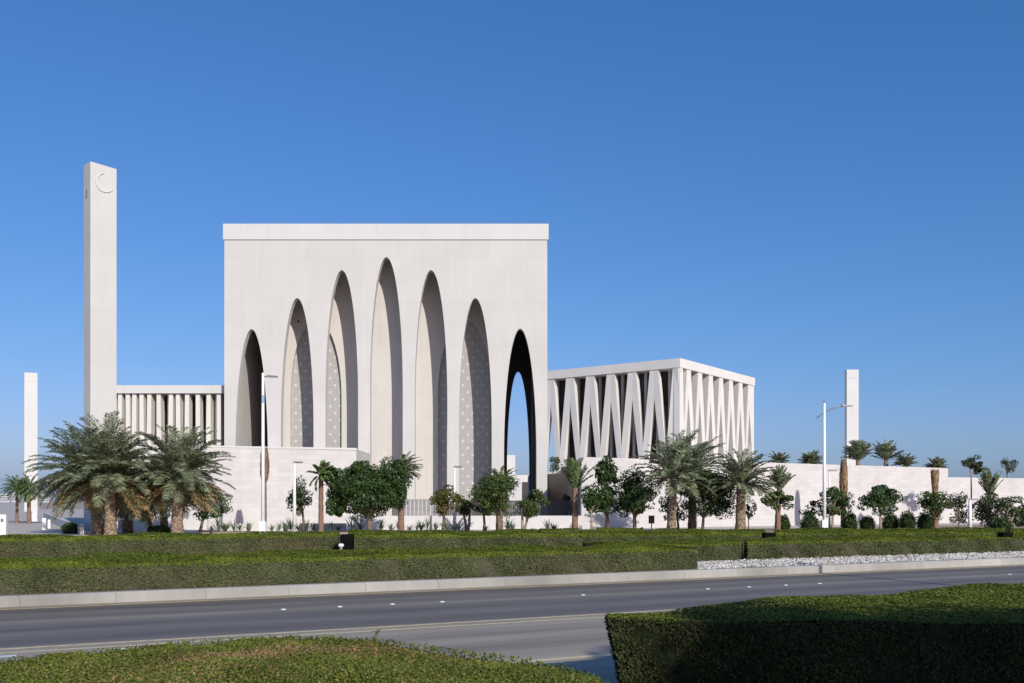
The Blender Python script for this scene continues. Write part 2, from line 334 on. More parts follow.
# kerb with a bevelled front edge
prof = [(24.0, -0.02), (24.0, 0.20), (24.05, 0.25), (24.32, 0.25), (24.32, -0.02)]
k.add([(-260, a, b) for a, b in prof] + [(260, a, b) for a, b in prof], [(i, i + 5, (i + 1) % 5 + 5, (i + 1) % 5) for i in range(5)] + [(0,1,2,3,4), (9,8,7,6,5)])
kerb = k.build('kerb', M['kerb'], kind='structure'); kerb.rotation_euler = (0, 0, RA)
vg = MB(); vg.add([(-260, 24.32, .14), (260, 24.32, .14), (260, 60, .14), (-260, 60, .14)], [(0, 1, 2, 3)])
verge = vg.build('verge', M['soil'], kind='structure'); verge.rotation_euler = (0, 0, RA)
fp = MB(); fp.add([(-260, 60, .145), (260, 60, .145), (260, 260, .145), (-260, 260, .145)], [(0, 1, 2, 3)])
fpo = fp.build('forecourt', M['paving'], kind='structure'); fpo.rotation_euler = (0, 0, RA)
ns = MB(); ns.add([(-260, -60, .06), (260, -60, .06), (260, 7.7, .06), (-260, 7.7, .06)], [(0, 1, 2, 3)])
nso = ns.build('near_verge', M['soil'], kind='structure'); nso.rotation_euler = (0, 0, RA)
nk = MB(); nk.box(-260, 260, 7.7, 8.0, -.02, .15)
nko = nk.build('near_kerb', M['kerb'], kind='structure'); nko.rotation_euler = (0, 0, RA)

def strip(name, v0, v1, u0, u1, mat, z=.004):
    s = MB(); s.add([(u0, v0, z), (u1, v0, z), (u1, v1, z), (u0, v1, z)], [(0, 1, 2, 3)])
    o = s.build(name, mat, kind='structure'); o.rotation_euler = (0, 0, RA); return o
strip('yellow_line', 17.22, 17.36, -200, 200, M['yellow'])
strip('yellow_line', 16.78, 16.90, -200, 200, M['yellow'])
strip('yellow_line', 12.60, 12.78, -200, 200, M['yellow'])
strip('yellow_line', 23.50, 23.62, -200, 200, M['yellow'])
def uv_of(px, py, z=0.0):
    Y = (EYE - z) * F / (py - HZ); X = PX(px, Y); return X * RC + Y * RS, -X * RS + Y * RC
for (a, b) in (((-30, 660), (16, 656.5)), ((117, 649), (152, 646.2))):
    u0, v0 = uv_of(*a); u1, v1 = uv_of(*b)
    strip('white_dash', 16.38, 16.60, u0, u1, M['white_paint'])

# road studs
def stud(i, px, py, lab):
    u, v = uv_of(px, py)
    mb = MB(); seg = 12; rings = [(0.062, 0.0), (0.054, 0.012), (0.03, 0.02)]
    for j in range(2):
        (ra_, za), (rb_, zb) = rings[j], rings[j+1]
        A = [(ra_*math.cos(2*math.pi*t/seg), ra_*math.sin(2*math.pi*t/seg), za) for t in range(seg)]
        B = [(rb_*math.cos(2*math.pi*t/seg), rb_*math.sin(2*math.pi*t/seg), zb) for t in range(seg)]
        mb.add(A + B, [(t, (t+1) % seg, seg + (t+1) % seg, seg + t) for t in range(seg)])
    mb.add([(.03*math.cos(2*math.pi*t/seg), .03*math.sin(2*math.pi*t/seg), .02) for t in range(seg)], [tuple(range(seg))])
    o = mb.build('road_stud', M['stud']); o.location = R(u, 20.95, .003)
    tag(o, lab, 'road stud', 'white studs along the lane line')
for i, (px, py, lab) in enumerate([
    (284, 610, 'round white road stud on the asphalt, leftmost of the lane line studs'),
    (340, 607, 'round white road stud, second from the left on the lane line'),
    (391, 604, 'round white road stud, third from the left on the lane line'),
    (442, 602, 'round white road stud, last of the left group of four'),
    (582, 595, 'lone white road stud midway between the two groups of four'),
    (703, 588.5, 'round white road stud, first of the right group of four, beyond the clipped hedge'),
    (742, 586.3, 'round white road stud, second of the right group of four'),
    (779, 584.6, 'round white road stud, third of the right group of four'),
    (813, 583, 'round white road stud, last of the right group of four'),
    (1000, 573.8, 'lone white road stud near the right edge of the photo')]):
    stud(i, px, py, lab)

# pebble strip in front of the right hedge
rng = np.random.default_rng(5)
u_a = uv_of(688, 568, .25)[0]
def vfront_B(u):      # front foot of the right hedge, in the road frame
    return np.interp(u, [u_a, u_a + 20, u_a + 60], [27.5, 26.9, 26.4])
pm = MB(); ico = [(0,0,1),(.9,0,.3),(.28,.85,.3),(-.72,.53,.3),(-.72,-.53,.3),(.28,-.85,.3)]
npb = 10000
uu = rng.uniform(u_a - .2, u_a + 26, npb); vv = 24.36 + rng.uniform(0, 1, npb) * (vfront_B(uu) + .25 - 24.36)
for i in range(npb):
    r = rng.uniform(.028, .058); a = rng.uniform(0, 6.28); sx = rng.uniform(.8, 1.5)
    ca, sa = math.cos(a), math.sin(a); c0 = R(uu[i], vv[i], .20 + rng.uniform(0, .06)); ch, sh = rng.uniform(.8, 1.2), rng.uniform(-.2, .2)
    pm.add([(c0[0] + r*(x*sx*ca - y*sa), c0[1] + r*(x*sx*sa + y*ca), c0[2] + r*(z*ch - .2 + x*sh)) for x, y, z in ico],
           [(0,1,2), (0,2,3), (0,3,4), (0,4,5), (0,5,1), (5,4,3,2,1)])
tag(pm.build('pebbles', M['pebble']), 'loose white pebbles between the kerb and the right hedge', 'pebbles', kind='stuff')
ps = MB(); ps.add([R(u_a - .3, 24.33, .20), R(u_a + 40, 24.33, .20), R(u_a + 40, 27.0, .20), R(u_a - .3, 27.8, .20)], [(0, 1, 2, 3)])
ps.build('gravel_bed', plain('gravel_base', (.36, .33, .29), .95, var=.35, scale=14), kind='structure')

# ------------------------------------------------------------------ mosque
Y0 = 88.2
s0 = Y0 / F
XL, XR = PX(224.3, Y0), PX(547.3, Y0); ZT = PZ(224, Y0); ZC = PZ(240.3, Y0)
G = .15
def arch_curve(cx, hw, zs, za, n=30, p=1.97):
    pts = []
    for i in range(n + 1):
        t = -math.cos(math.pi * i / n)
        pts.append((cx + hw * t, zs + (za - zs) * math.sqrt(max(0, 1 - abs(t) ** p))))
    return pts
def arched_wall(mb, x0, x1, z0, z1, yf, yb, arches, mi=0, reveal_mi=None):
    """wall with arched openings standing on z0; yf front, yb back"""
    rm = mi if reveal_mi is None else reveal_mi
    xs = x0
    segs = []
    for (cx, hw, zs, za) in arches:
        segs.append((xs, cx - hw)); xs = cx + hw
    segs.append((xs, x1))
    for (a, b) in segs:
        mb.add([(a, yf, z0), (b, yf, z0), (b, yf, z1), (a, yf, z1)], [(0, 1, 2, 3)], mi)
        mb.add([(a, yb, z0), (b, yb, z0), (b, yb, z1), (a, yb, z1)], [(3, 2, 1, 0)], rm)
    for (cx, hw, zs, za) in arches:
        c = arch_curve(cx, hw, zs, za)
        n = len(c)
        for y, flip in ((yf, False), (yb, True)):
            vs = [(x, y, z) for x, z in c] + [(x, y, z1) for x, z in c]
            fs = [(i, i + 1, n + i + 1, n + i) if not flip else (n + i, n + i + 1, i + 1, i) for i in range(n - 1)]
            mb.add(vs, fs, rm if flip else mi)
        o = [(cx - hw, z0)] + c + [(cx + hw, z0)]
        n = len(o)
        mb.add([(x, yf, z) for x, z in o] + [(x, yb, z) for x, z in o], [(i, n + i, n + i + 1, i + 1) for i in range(n - 1)], rm)
    mb.add([(x0, yf, z0), (x0, yb, z0), (x0, yb, z1), (x0, yf, z1)], [(3, 2, 1, 0)], mi)
    mb.add([(x1, yf, z0), (x1, yb, z0), (x1, yb, z1), (x1, yf, z1)], [(0, 1, 2, 3)], mi)
    mb.add([(x0, yf, z1), (x1, yf, z1), (x1, yb, z1), (x0, yb, z1)], [(0, 1, 2, 3)], mi)
mosque = thing('mosque', 'tall pale stone cube with seven narrow pointed arches rising towards the middle', 'mosque', (0, 0, 0))
apx = [(251.6, 329), (297.2, 298), (341.8, 270), (386.4, 257), (431, 270), (475.4, 298), (520.2, 328.5)]
HW = 1.515
fa = []
for px, py in apx:
    za = PZ(py, Y0); fa.append((PX(px, Y0), HW, za - 12.2, za))
TH = 0.9
mb = MB(); arched_wall(mb, XL, XR, G, ZC, Y0, Y0 + TH, fa)
mb.build('front_wall', M['facade'], mosque)
YB = Y0 + 30.0
mb = MB(); arched_wall(mb, XL, XR, G, ZC, YB - TH, YB, [(a_, 1.38, b_, c_) for a_, h_, b_, c_ in fa])
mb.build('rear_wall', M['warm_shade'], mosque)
for a, b in ((XL, XL + TH), (XR - TH, XR)):
    mb = MB(); mb.box(a, b, Y0 + TH + .003, YB - TH - .003, G, ZC - .003); mb.build('side_wall', M['facade'], mosque)
mb = MB()
a, b, c_, d_ = XL - .09, XR + .12, Y0 - .1, YB + .1
mb.box(a, b, c_, d_, ZC + .05, ZT)
mb.box(XL + .05, XR - .05, Y0 + .05, YB - .05, ZC + .001, ZC + .049)
mb.build('cornice', M['cornice'], mosque)
YI = Y0 + 3.2
xi0, xi1 = -22.72, -.78
mb = MB(); B1 = (PX(316, YI), 2.46, 19.8 - 7.6, 19.8); B2 = (PX(464.8, YI), 2.6, 19.8 - 7.6, 19.8)
arched_wall(mb, xi0, xi1, G, ZC - .05, YI, YI + .45, [B1, B2])
mb.build('hall_front', M['inner'], mosque)
mb = MB(); mb.box(xi0, xi1, YI + .80, YB - 3.2, G, ZC - .05)
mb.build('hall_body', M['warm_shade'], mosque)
for (cx, hw, zs, za) in (B1, B2):
    mb = MB(); mb.box(cx - hw - .3, cx + hw + .3, YI + .456, YI + .62, G, za + .3)
    mb.build('lattice_screen', M['screen'], mosque)
cx = fa[3][0]
mb = MB(); mb.box(cx - 2.1, cx + 2.1, Y0 + 2.7, YI - .003, G, ZC - .06); mb.build('portal_wall', M['inner'], mosque)
mb = MB(); mb.box(XL + TH + .01, XR - TH - .01, Y0 + TH + .01, YB - TH - .01, G - .02, G + .02)
mb.build('floor_slab', M['inner'], mosque)
# ceiling soffit under the roof
mb = MB(); mb.box(XL + TH + .01, XR - TH - .01, Y0 + TH + .01, YI - .01, ZC - .5, ZC - .01); mb.build('ceiling', M['inner'], mosque)
# small dark sprinkler opening seen in the second arch
mb = MB(); mb.sweep([(PX(298.5, YI), YI - .05, PZ(321.5, YI)), (PX(298.5, YI), YI + .01, PZ(321.5, YI))], .12, 8); mb.build('wall_light', M['bronze'], mosque)

# ------------------------------------------------------------------ podium blocks and walls
def wall(name, label, cat, pts, z0, z1, mat, group=None):
    mb = MB(); mb.prism(pts, z0, z1); o = mb.build(name, mat); tag(o, label, cat, group); return o
wl = wall('podium_wall', 'pinkish limestone block podium in front of the left arches', 'podium',
     [(PX(196, 75.2), 75.2), (PX(356.4, 80), 80), (PX(356.4, 80), Y0 - .05), (PX(196, 75.2), Y0 - .05)], G,
     [PZ(446.2, 75.2), PZ(449.2, 80), PZ(449.2, 80), PZ(446.2, 75.2)], M['podium'])
cp = MB(); cp.prism([(PX(196, 75.2) - .03, 75.15), (PX(356.4, 80) + .03, 79.94), (PX(356.4, 80) + .03, 80.4), (PX(196, 75.2) - .03, 75.6)],
    6.60, [6.72, 6.78, 6.78, 6.72]); cp.build('coping', M['cornice'], wl)
# spotlight on the podium
def Yw(px): r_ = (px - CX) / F; return 71.2 / (1 - .5 * r_)
pa = 581.5; A = (PX(pa, Yw(pa)), Yw(pa)); pb = 948; B = (PX(pb, Yw(pb)), Yw(pb)); pc = 931; Cc = (PX(pc, Yw(pc)), Yw(pc))
E = (110.0, 71.2 + 55.0)
zt = 5.62
mb = MB()
mb.prism([A, B, (B[0], 150), (70, 260), (A[0], 260)], G, [5.75, 5.50, 5.5, 5.5, 5.6])
podium = mb.build('podium_wall', M['podium']); tag(podium, 'long pinkish limestone wall running right behind the palms and shrubs', 'wall')
mb = MB(); q = [(B[0] + .01, B[1] + .06), (E[0], E[1]), (E[0] + 30, 200), (B[0] + .01, 200)]
mb.prism(q, G, [4.62, 4.75, 4.75, 4.62]); tag(mb.build('lower_wall', M['podium']), 'lower limestone wall continuing from the step to the right edge', 'wall')
# shaded recess beside the mosque
wall('recess_wall', 'shaded stone return wall in the recess behind the slim palm by the mosque', 'wall', [(A[0] - .12, 76), (A[0] - .03, 76), (A[0] - .03, 98), (PX(561, 98), 98)], G, [PZ(466.6, 76), PZ(466.6, 76), PZ(467, 98), PZ(467, 98)], M['shaded_recess'])
wall('recess_ledge', 'lower shaded bluish ledge with a bush on it beside the mosque corner', 'wall', [(PX(561, 98.1), 98.1), (A[0] - .03, 98.1), (A[0] - .03, 108), (PX(545, 108), 108)], G, [5.1, 5.1, 5.35, 5.35], M['shaded_recess'])
# blocks seen through the last arch
wall('far_block_wall', 'white block standing behind the open rightmost arch, at its left', 'building', [(PX(506, 182), 182), (PX(515.3, 182), 182), (PX(515.3, 182), 190), (PX(506, 182), 190)], G, PZ(455, 182), M['white_wall'])
o = wall('low_block_wall', 'low white block with a dark doorway seen through the rightmost arch', 'building', [(PX(515.4, 182), 182), (PX(529, 182), 182), (PX(529, 182), 190), (PX(515.4, 182), 190)], G, PZ(475, 182), M['white_wall'])
mb = MB(); mb.box(PX(522.3, 182), PX(528, 182), 181.85, 181.99, G, PZ(482, 182)); mb.build('doorway', M['dark_inside'], o)
wall('grey_block_wall', 'grey block seen through the rightmost arch, at its right', 'building', [(PX(529.3, 120), 120), (PX(552, 120), 120), (PX(552, 120), 132), (PX(529.3, 120), 132)], G, PZ(474.6, 120), M['paving'])
# low white wall
lw = wall('low_white_wall', 'low white boundary wall below the arches, behind the small trees', 'wall', [(PX(347, 71.8), 71.8), (A[0] - .05, 72.6), (A[0] - .05, 72.95), (PX(347, 71.8), 72.15)], G, PZ(515.8, 72), M['white_wall'])
wall('planter_wall', 'low white planter edge behind the spiky plants at left', 'wall', [(PX(222, 66), 66), (PX(346, 67), 67), (PX(346, 67), 67.3), (PX(222, 66), 66.3)], G, PZ(523.5, 66.5), M['white_wall'])
wall('side_low_wall', 'bright low wall behind the trunks of the big left palms', 'wall', [(PX(118, 72), 72), (PX(207, 72), 72), (PX(207, 72), 72.4), (PX(118, 72), 72.4)], G, PZ(514.5, 72), M['white_wall'])

# fences
def fence(name, label, px0, px1, Y, ztop, mat, gap, bw, rail=True):
    t = thing(name, label, 'fence', (PX(px0, Y), Y, G)); L = PX(px1, Y) - PX(px0, Y)
    bars = MB(); x = .05
    while x < L: bars.box(x, x + bw, -.02, .02, .0, ztop - G); x += gap
    bars.build('slat_panel', mat, t)
    for za_ in (.1, ztop - G - .12):
        rl = MB(); rl.box(0, L, .025, .06, za_, za_ + .06); rl.build('rail', mat, t)
    return t
fence('slatted_gate', 'grey slatted metal screen below the middle arches behind the white wall', 398, 440, 80, PZ(499.2, 80), M['slat'], .34, .27)
fence('railing_fence', 'dark close-barred fence from the yellowish tree to the corner of the long wall', 441, 578, 80, PZ(500.5, 80), M['bronze'], .17, .145)

# ------------------------------------------------------------------ church with slanted columns
cor = Vector((30.3, 171.3)); rdir = Vector((.595, .805)).normalized(); ldir = Vector((-.805, .595)).normalized(); LN = 34.8; LL = 31.4
ZR = EYE + 25.6; ZB = ZR - 1.65; ZQ = 8.0
church = thing('columned_hall', 'cube building with slanting white columns under a flat roof, right of the mosque', 'building', (cor.x, cor.y, 0))
def cw(a, b): v = rdir * a + ldir * b; return (v.x, v.y)       # local coords from the corner: a along right face, b along left face
mb = MB(); mb.prism([cw(0, 0), cw(LN, 0), cw(LN, LL), cw(0, LL)], ZB, ZR); mb.build('roof_slab', M['column'], church)
mb = MB(); mb.prism([cw(-.1, -.1), cw(LN + .1, -.1), cw(LN + .1, LL + .1), cw(-.1, LL + .1)], 5.4, ZQ); mb.build('base_slab', M['column'], church)
mb = MB(); mb.prism([cw(3.4, 3.4), cw(LN - 3.4, 3.4), cw(LN - 3.4, LL - 2.4), cw(3.4, LL - 2.4)], ZQ, ZB); mb.build('glazed_hall', M['dark_inside'], church)
def leg(mb, face, sT, sB, w0, w1, depth=1.25, inset=.15, tw=.22, zt_=None, zb_=None):
    # slanting leg from sT at the roof to sB at the base; its front is a shallow ridge turned towards its slant
    zt_ = ZB if zt_ is None else zt_; zb_ = ZQ if zb_ is None else zb_
    pts = []
    for s, z, w_ in ((sB, zb_, w1), (sT, zt_, w0)):
        side = 1 if sB > sT else -1
        prof = [(-w_/2, .0 + (tw if side > 0 else 0)), (w_/2, .0 + (tw if side < 0 else 0)), (w_/2 * .8, depth), (-w_/2 * .8, depth)]
        for a, d in prof:
            x, y = cw(inset + d, s + a) if face == 'L' else cw(s + a, inset + d)
            pts.append((x, y, z))
    fs = [(0, 3, 2, 1), (4, 5, 6, 7), (0, 1, 5, 4), (1, 2, 6, 5), (2, 3, 7, 6), (3, 0, 4, 7)]
    mb.add(pts, fs)
def colonnade(face, peaks, half):
    for p in peaks:
        mb = MB()
        leg(mb, face, p - .1, p - half, 1.5, 1.05, tw=.06)
        leg(mb, face, p + .1, p + half, 1.5, 1.05, tw=.06)
        mb.build('column', M['column'], church)
colonnade('L', [5.35 + 4.6 * i for i in range(6)], 2.2)
colonnade('R', [3.9 + 4.75 * i for i in range(7)], 2.3)
mb = MB()
leg(mb, 'L', .75, 2.5, 1.5, 1.3); leg(mb, 'R', .75, 1.4, 1.5, 1.4); mb.prism([cw(.15, .15), cw(1.3, .15), cw(1.3, 1.3), cw(.15, 1.3)], ZQ, ZB)
mb.build('corner_column', M['column'], church)
mb = MB(); mb.prism([cw(LN - 1.4, .16), cw(LN - .2, .16), cw(LN - .2, 1.4), cw(LN - 1.4, 1.4)], ZQ, ZB); mb.build('corner_column', M['column'], church)
mb = MB(); mb.prism([cw(.16, LL - 1.4), cw(1.4, LL - 1.4), cw(1.4, LL - .2), cw(.16, LL - .2)], ZQ, ZB); mb.build('corner_column', M['column'], church)
# inner row of thin columns between the colonnade and the glass
for i in range(11):
    mb = MB(); s_ = 3.2 + i * 2.5
    mb.prism([cw(2.6, s_), cw(3.1, s_), cw(3.1, s_ + .5), cw(2.6, s_ + .5)], ZQ, ZB - .01); mb.build('inner_column', M['inner'], church)

# ------------------------------------------------------------------ pavilion with fins, left
YF = 89.6
pav = thing('finned_pavilion', 'pale building with upright fins between the tall tower and the arches', 'building', (PX(100, YF), YF, 0))
ox = PX(100, YF)
def fx(px): return PX(px, YF) - ox
zt1, zb1, zbot = PZ(385.2, YF), PZ(393.2, YF), PZ(445, YF)
mb = MB(); mb.box(fx(100), fx(223.9), 0, 22, zb1, zt1); mb.build('roof_beam', M['cornice'], pav)
mb = MB(); mb.box(fx(101), fx(223.8), .3, 22, G, zbot); mb.build('base', M['white_wall'], pav)
mb = MB(); mb.box(fx(101), fx(223.8), 2.6, 21, zbot, zb1); mb.build('glazed_wall', M['dark_inside'], pav)
fins = [118.9, 126.5, 133.2, 140.3, 148.2, 157.6, 169.8, 176.8, 186.2, 196.8, 207.8, 217.8, 104, 111.5]
for i, f in enumerate(fins):
    mb = MB(); wv = .19
    lean = (.07 if i % 2 else -.07)
    xx = fx(f)
    mb.add([(xx - wv - .03 + lean*.6, .25, zbot), (xx + wv + .03 + lean*.6, .25, zbot), (xx + wv + lean*.6, 1.3, zbot), (xx - wv + lean*.6, 1.3, zbot),
            (xx - wv, .25, zb1), (xx + wv, .25, zb1), (xx + wv * .8, 1.3, zb1), (xx - wv * .8, 1.3, zb1)],
           [(0, 3, 2, 1), (4, 5, 6, 7), (0, 1, 5, 4), (1, 2, 6, 5), (2, 3, 7, 6), (3, 0, 4, 7)])
    mb.build('fin', M['column'], pav)
for i, f in enumerate([122.9, 129.8, 136.6, 144, 151.5, 163.5, 166.0, 179.6, 192, 202.5, 211.5, 214.5]):
    mb = MB(); xx = fx(f)
    mb.box(xx - .12, xx + .12, 1.35, 1.7, zbot, zb1 - .003); mb.build('rear_fin', M['column'], pav)

# ------------------------------------------------------------------ towers
def ring_crescent(mb, cx, cz, r, t, y):
    # raised crescent on the xz plane at y (faces -y)
    n = 20; outer = []; inner = []
    for i in range(n + 1):
        a = math.radians(95 + 235 * i / n)
        outer.append((cx + r * math.cos(a), cz + r * math.sin(a)))
        tt = t * math.sin(math.pi * i / n) ** .8 + .004
        inner.append((cx + (r - tt) * math.cos(a) , cz + (r - tt) * math.sin(a)))
    V = [(x, y, z) for x, z in outer] + [(x, y, z) for x, z in inner] + [(x, y + .22, z) for x, z in outer] + [(x, y + .22, z) for x, z in inner]
    m_ = n + 1; fs = []
    for i in range(n):
        fs += [(i, i+1, m_+i+1, m_+i), (i, 2*m_+i, 2*m_+i+1, i+1), (m_+i, m_+i+1, 3*m_+i+1, 3*m_+i)]
    mb.add(V, fs)
def tower(label, px, Y, wx, wd, yaw, ztop, slope=0.0, crescent=True, band=False):
    t = thing('stone_tower', label, 'tower', (PX(px, Y), Y, 0), yaw)
    # local frame: x along the lit face from the near left corner, y inwards
    mb = MB(); mb.prism([(0, 0), (wx, 0), (wx, wd), (0, wd)], G, [ztop, ztop - slope, ztop - slope, ztop])
    mb.build('shaft', M['cornice'] if band else M['facade'], t)
    if crescent:
        mb = MB(); ring_crescent(mb, wx * .54, ztop - 1.36, .70, .2, -.07)
        mb.build('crescent', M['cornice'], t)
        mb = MB()
        for dz in (0,):
            mb.box(-.02, -.004, wd * .45, wd * .65, ztop - 2.55, ztop - 1.95)
        mb.build('opening', M['shaded_recess'], t)
    if band:
        mb = MB(); mb.box(wx * .12, wx * .88, -.03, -.003, ztop - 1.75, ztop - 1.62); mb.box(wx * .4, wx * .6, -.03, -.003, ztop - 1.5, ztop - 1.42); mb.build('top_mark', M['podium'], t)
    return t
yawT = math.atan2(.805, .595) * 1.0
Yt = 70.0
tower('tall pale square tower with a carved crescent near its top, behind the left palms', 90.3, Yt, 1.93, 1.25, math.radians(45), PZ(161.3, Yt), .10)
tower('slim distant pale tower at the far left beyond the paved ramp', 24.3, 185, 2.3, 2.3, math.radians(27.5), PZ(372.3, 185), 0, False, True)
tower('slim pale tower rising behind the long wall at right', 846.8, 183, 2.3, 1.1, math.radians(1), PZ(369.5, 183), .02, False, True)

# ------------------------------------------------------------------ far things at the left: plaza, ramp wall, bollards, city
mb = MB(); mb.add([(PX(-60, 60), 60, .15), (PX(78, 60), 60, .15), (PX(48, 120), 120, .15), (PX(36, 700), 700, .15), (PX(-60, 700), 700, .15)], [(0, 1, 2, 3, 4)])
mb.build('paved_ramp', M['paving'], kind='structure')
wall('ramp_kerb_wall', 'low white wall edging the paved ramp at far left', 'wall', [(PX(80, 62), 62), (PX(84, 62), 62), (PX(46, 105), 105), (PX(43.5, 105), 105)], G, [.65, .65, 1.0, 1.0], M['white_wall'])
def bollard(label, px, Y, wpx, ytop, emblem=False):
    t = thing('stone_bollard', label, 'bollard', (PX(px, Y), Y, G), .15, 'white stone markers on the ramp')
    w_ = wpx * Y / F / 2; h = PZ(ytop, Y) - G
    mb = MB(); mb.prism([(-w_, -w_*.7), (w_, -w_*.7), (w_, w_*.7), (-w_, w_*.7)], 0, h - .05)
    mb.prism([(-w_*.92, -w_*.62), (w_*.92, -w_*.62), (w_*.92, w_*.62), (-w_*.92, w_*.62)], h - .05 + .001, h)
    mb.build('body', M['banner'], t)
    if emblem:
        e_ = MB(); e_.box(-.08, .08, -w_*.7 - .015, -w_*.7 - .003, h - .45, h - .25); e_.build('plate', M['pole_grey'], t)
bollard('broad white stone marker with a small grey plate at the left edge', 3, 58, 7, 514.5, True)
bollard('white post beside the ramp wall, the left one of a pair', 44.5, 72, 3.6, 518)
bollard('narrower white post, the right one of the pair by the ramp wall', 49.3, 75, 2.4, 519.5)
bollard('small white block at the foot of the two young palms', 35, 100, 5, 511.5)
rnd = random.Random(3)
for i, (px, w_, yt, lab) in enumerate([(4, 12, 493.5, 'tiny pale block building on the horizon at the left edge'), (14, 5, 492, 'tiny taller pale building on the horizon beside the leftmost block'), (45, 8, 494.5, 'tiny pale building on the horizon right of the slim left tower')]):
    Y = 900
    t = thing('distant_building', lab, 'building', (PX(px, Y), Y, 0))
    wm_ = w_ * Y / F / 2; zt_ = PZ(yt, Y)
    mb = MB(); mb.box(-wm_, wm_, 0, 12, 0, zt_); mb.build('body', M['far_block'], t)
    mb = MB()
    for k_ in range(3): mb.box(-wm_ * .9, wm_ * .9, -.1, -.01, zt_ * (.25 + .25 * k_), zt_ * (.31 + .25 * k_))
    mb.build('window_bands', M['dark_glass'], t)

# ------------------------------------------------------------------ vegetation builders
def frond_quads(rng, base, az, el, L, droop, nl, ll, lw, vshape=.55):
    """one pinnate frond as leaflet quads + rachis quads. el: launch elevation; droop: total bend downwards"""
    n = nl; t = np.linspace(0.0, 1.0, n)
    ang = el - droop * t ** 1.5
    ds = L / (n - 1)
    hx = np.concatenate([[0], np.cumsum(np.cos(ang[:-1]) * ds)]); hz = np.concatenate([[0], np.cumsum(np.sin(ang[:-1]) * ds)])
    d = np.array([math.cos(az), math.sin(az), 0]); sd = np.array([-math.sin(az), math.cos(az), 0]); up = np.array([0, 0, 1.])
    P = base + hx[:, None] * d + hz[:, None] * up
    T = np.cos(ang)[:, None] * d + np.sin(ang)[:, None] * up
    Nn = -np.sin(ang)[:, None] * d + np.cos(ang)[:, None] * up
    Q = []
    ln = ll * (0.35 + 0.65 * np.sin(np.pi * np.clip(t * .92 + .08, 0, 1)) ** .6) * (t > .12)
    for sgn in (-1, 1):
        jit = rng.normal(scale=.14, size=(n, 3))
        dirs = T * .55 + sgn * sd * .8 + Nn * vshape * .5 + jit
        dirs /= np.linalg.norm(dirs, axis=1)[:, None]
        sag = np.array([0, 0, -1.]) * (ln * .22)[:, None]
        tip = P + dirs * ln[:, None] + sag
        wv = T * (lw / 2) + Nn * rng.normal(scale=lw * .3, size=(n, 1))
        mid = P + dirs * (ln * .5)[:, None]
        q = np.stack([P - wv * .6, mid - wv, tip, mid + wv], axis=1)[ln > 0]
        Q.append(q)
    wr = .035
    r0, r1 = P[:-1], P[1:]
    Q.append(np.stack([r0 - sd * wr, r1 - sd * wr * .8, r1 + sd * wr * .8, r0 + sd * wr], axis=1))
    return np.concatenate(Q)
def palm(name, label, px, Y, ytop_trunk, tw, Lf, nf=60, kind='date', seed=1, spread=(1.35, -0.55), group='date palms in front of the podium', wind=0.0, mat='palm', trunk='palm_trunk', ybase=None, dry=14, lean=0.0, zg=None, nl=46, ll=.5, lw=.06, dr=1.0):
    rng = np.random.default_rng(seed); zg = G if zg is None else zg
    t = thing(name, label, 'palm tree', (PX(px, Y), Y, zg), 0, group)
    H = PZ(ytop_trunk, Y) - zg; r = tw * Y / F / 2
    mb = MB(); path = []; rad = []; n = max(8, int(H / .28))
    for i in range(n + 1):
        f = i / n; path.append((lean * f * f, 0, H * f)); rr_ = r * (1.12 - .14 * f + (.25 * (1 - f) ** 6)) * (1 + .05 * (-1) ** i)
        rad.append(rr_ if f < .93 else rr_ * 1.12)
    mb.sweep(path, rad, 14); mb.build('trunk', M[trunk], t, smooth=False)
    base = np.array([lean, 0, H])
    Q = []
    for i in range(nf):
        f = (i + .5) / nf
        el = spread[0] + (spread[1] - spread[0]) * f + rng.normal(scale=.15)
        az = i * 2.39996 + rng.normal(scale=.25)
        az2 = az
        if wind: 
            v = np.array([math.cos(az) * math.cos(el) + wind, math.sin(az) * math.cos(el), math.sin(el)])
            az2 = math.atan2(v[1], v[0]); el = math.atan2(v[2], math.hypot(v[0], v[1]))
        if el < -.05 and math.sin(az2) < -.6 and Lf > 2.4 and rng.random() < .8: continue      # pruned over the trunk
        Lr = Lf * rng.uniform(.72, 1.1) * (1 - .12 * f)
        Q.append(frond_quads(rng, base + np.array([math.cos(az2) * r * .6, math.sin(az2) * r * .6, (.5 - f) * .3 * min(1, Lf / 3)]), az2, el, Lr, dr * rng.uniform(.8, 1.25) * (1 - .25 * f), nl, ll * Lf / 3.4, lw))
    quads_obj('fronds', np.concatenate(Q), M[mat], t)
    if dry:
        Q = []
        for i in range(dry):
            az = rng.uniform(-.5, 3.64); el = rng.uniform(-.55, .05)
            Q.append(frond_quads(rng, base + np.array([0, 0, -.25]), az, el, Lf * rng.uniform(.6, .95), rng.uniform(.5, .9), int(nl * .8), ll * Lf / 3.4, lw))
        quads_obj('dry_fronds', np.concatenate(Q), M['palm_dry'], t)
    return t

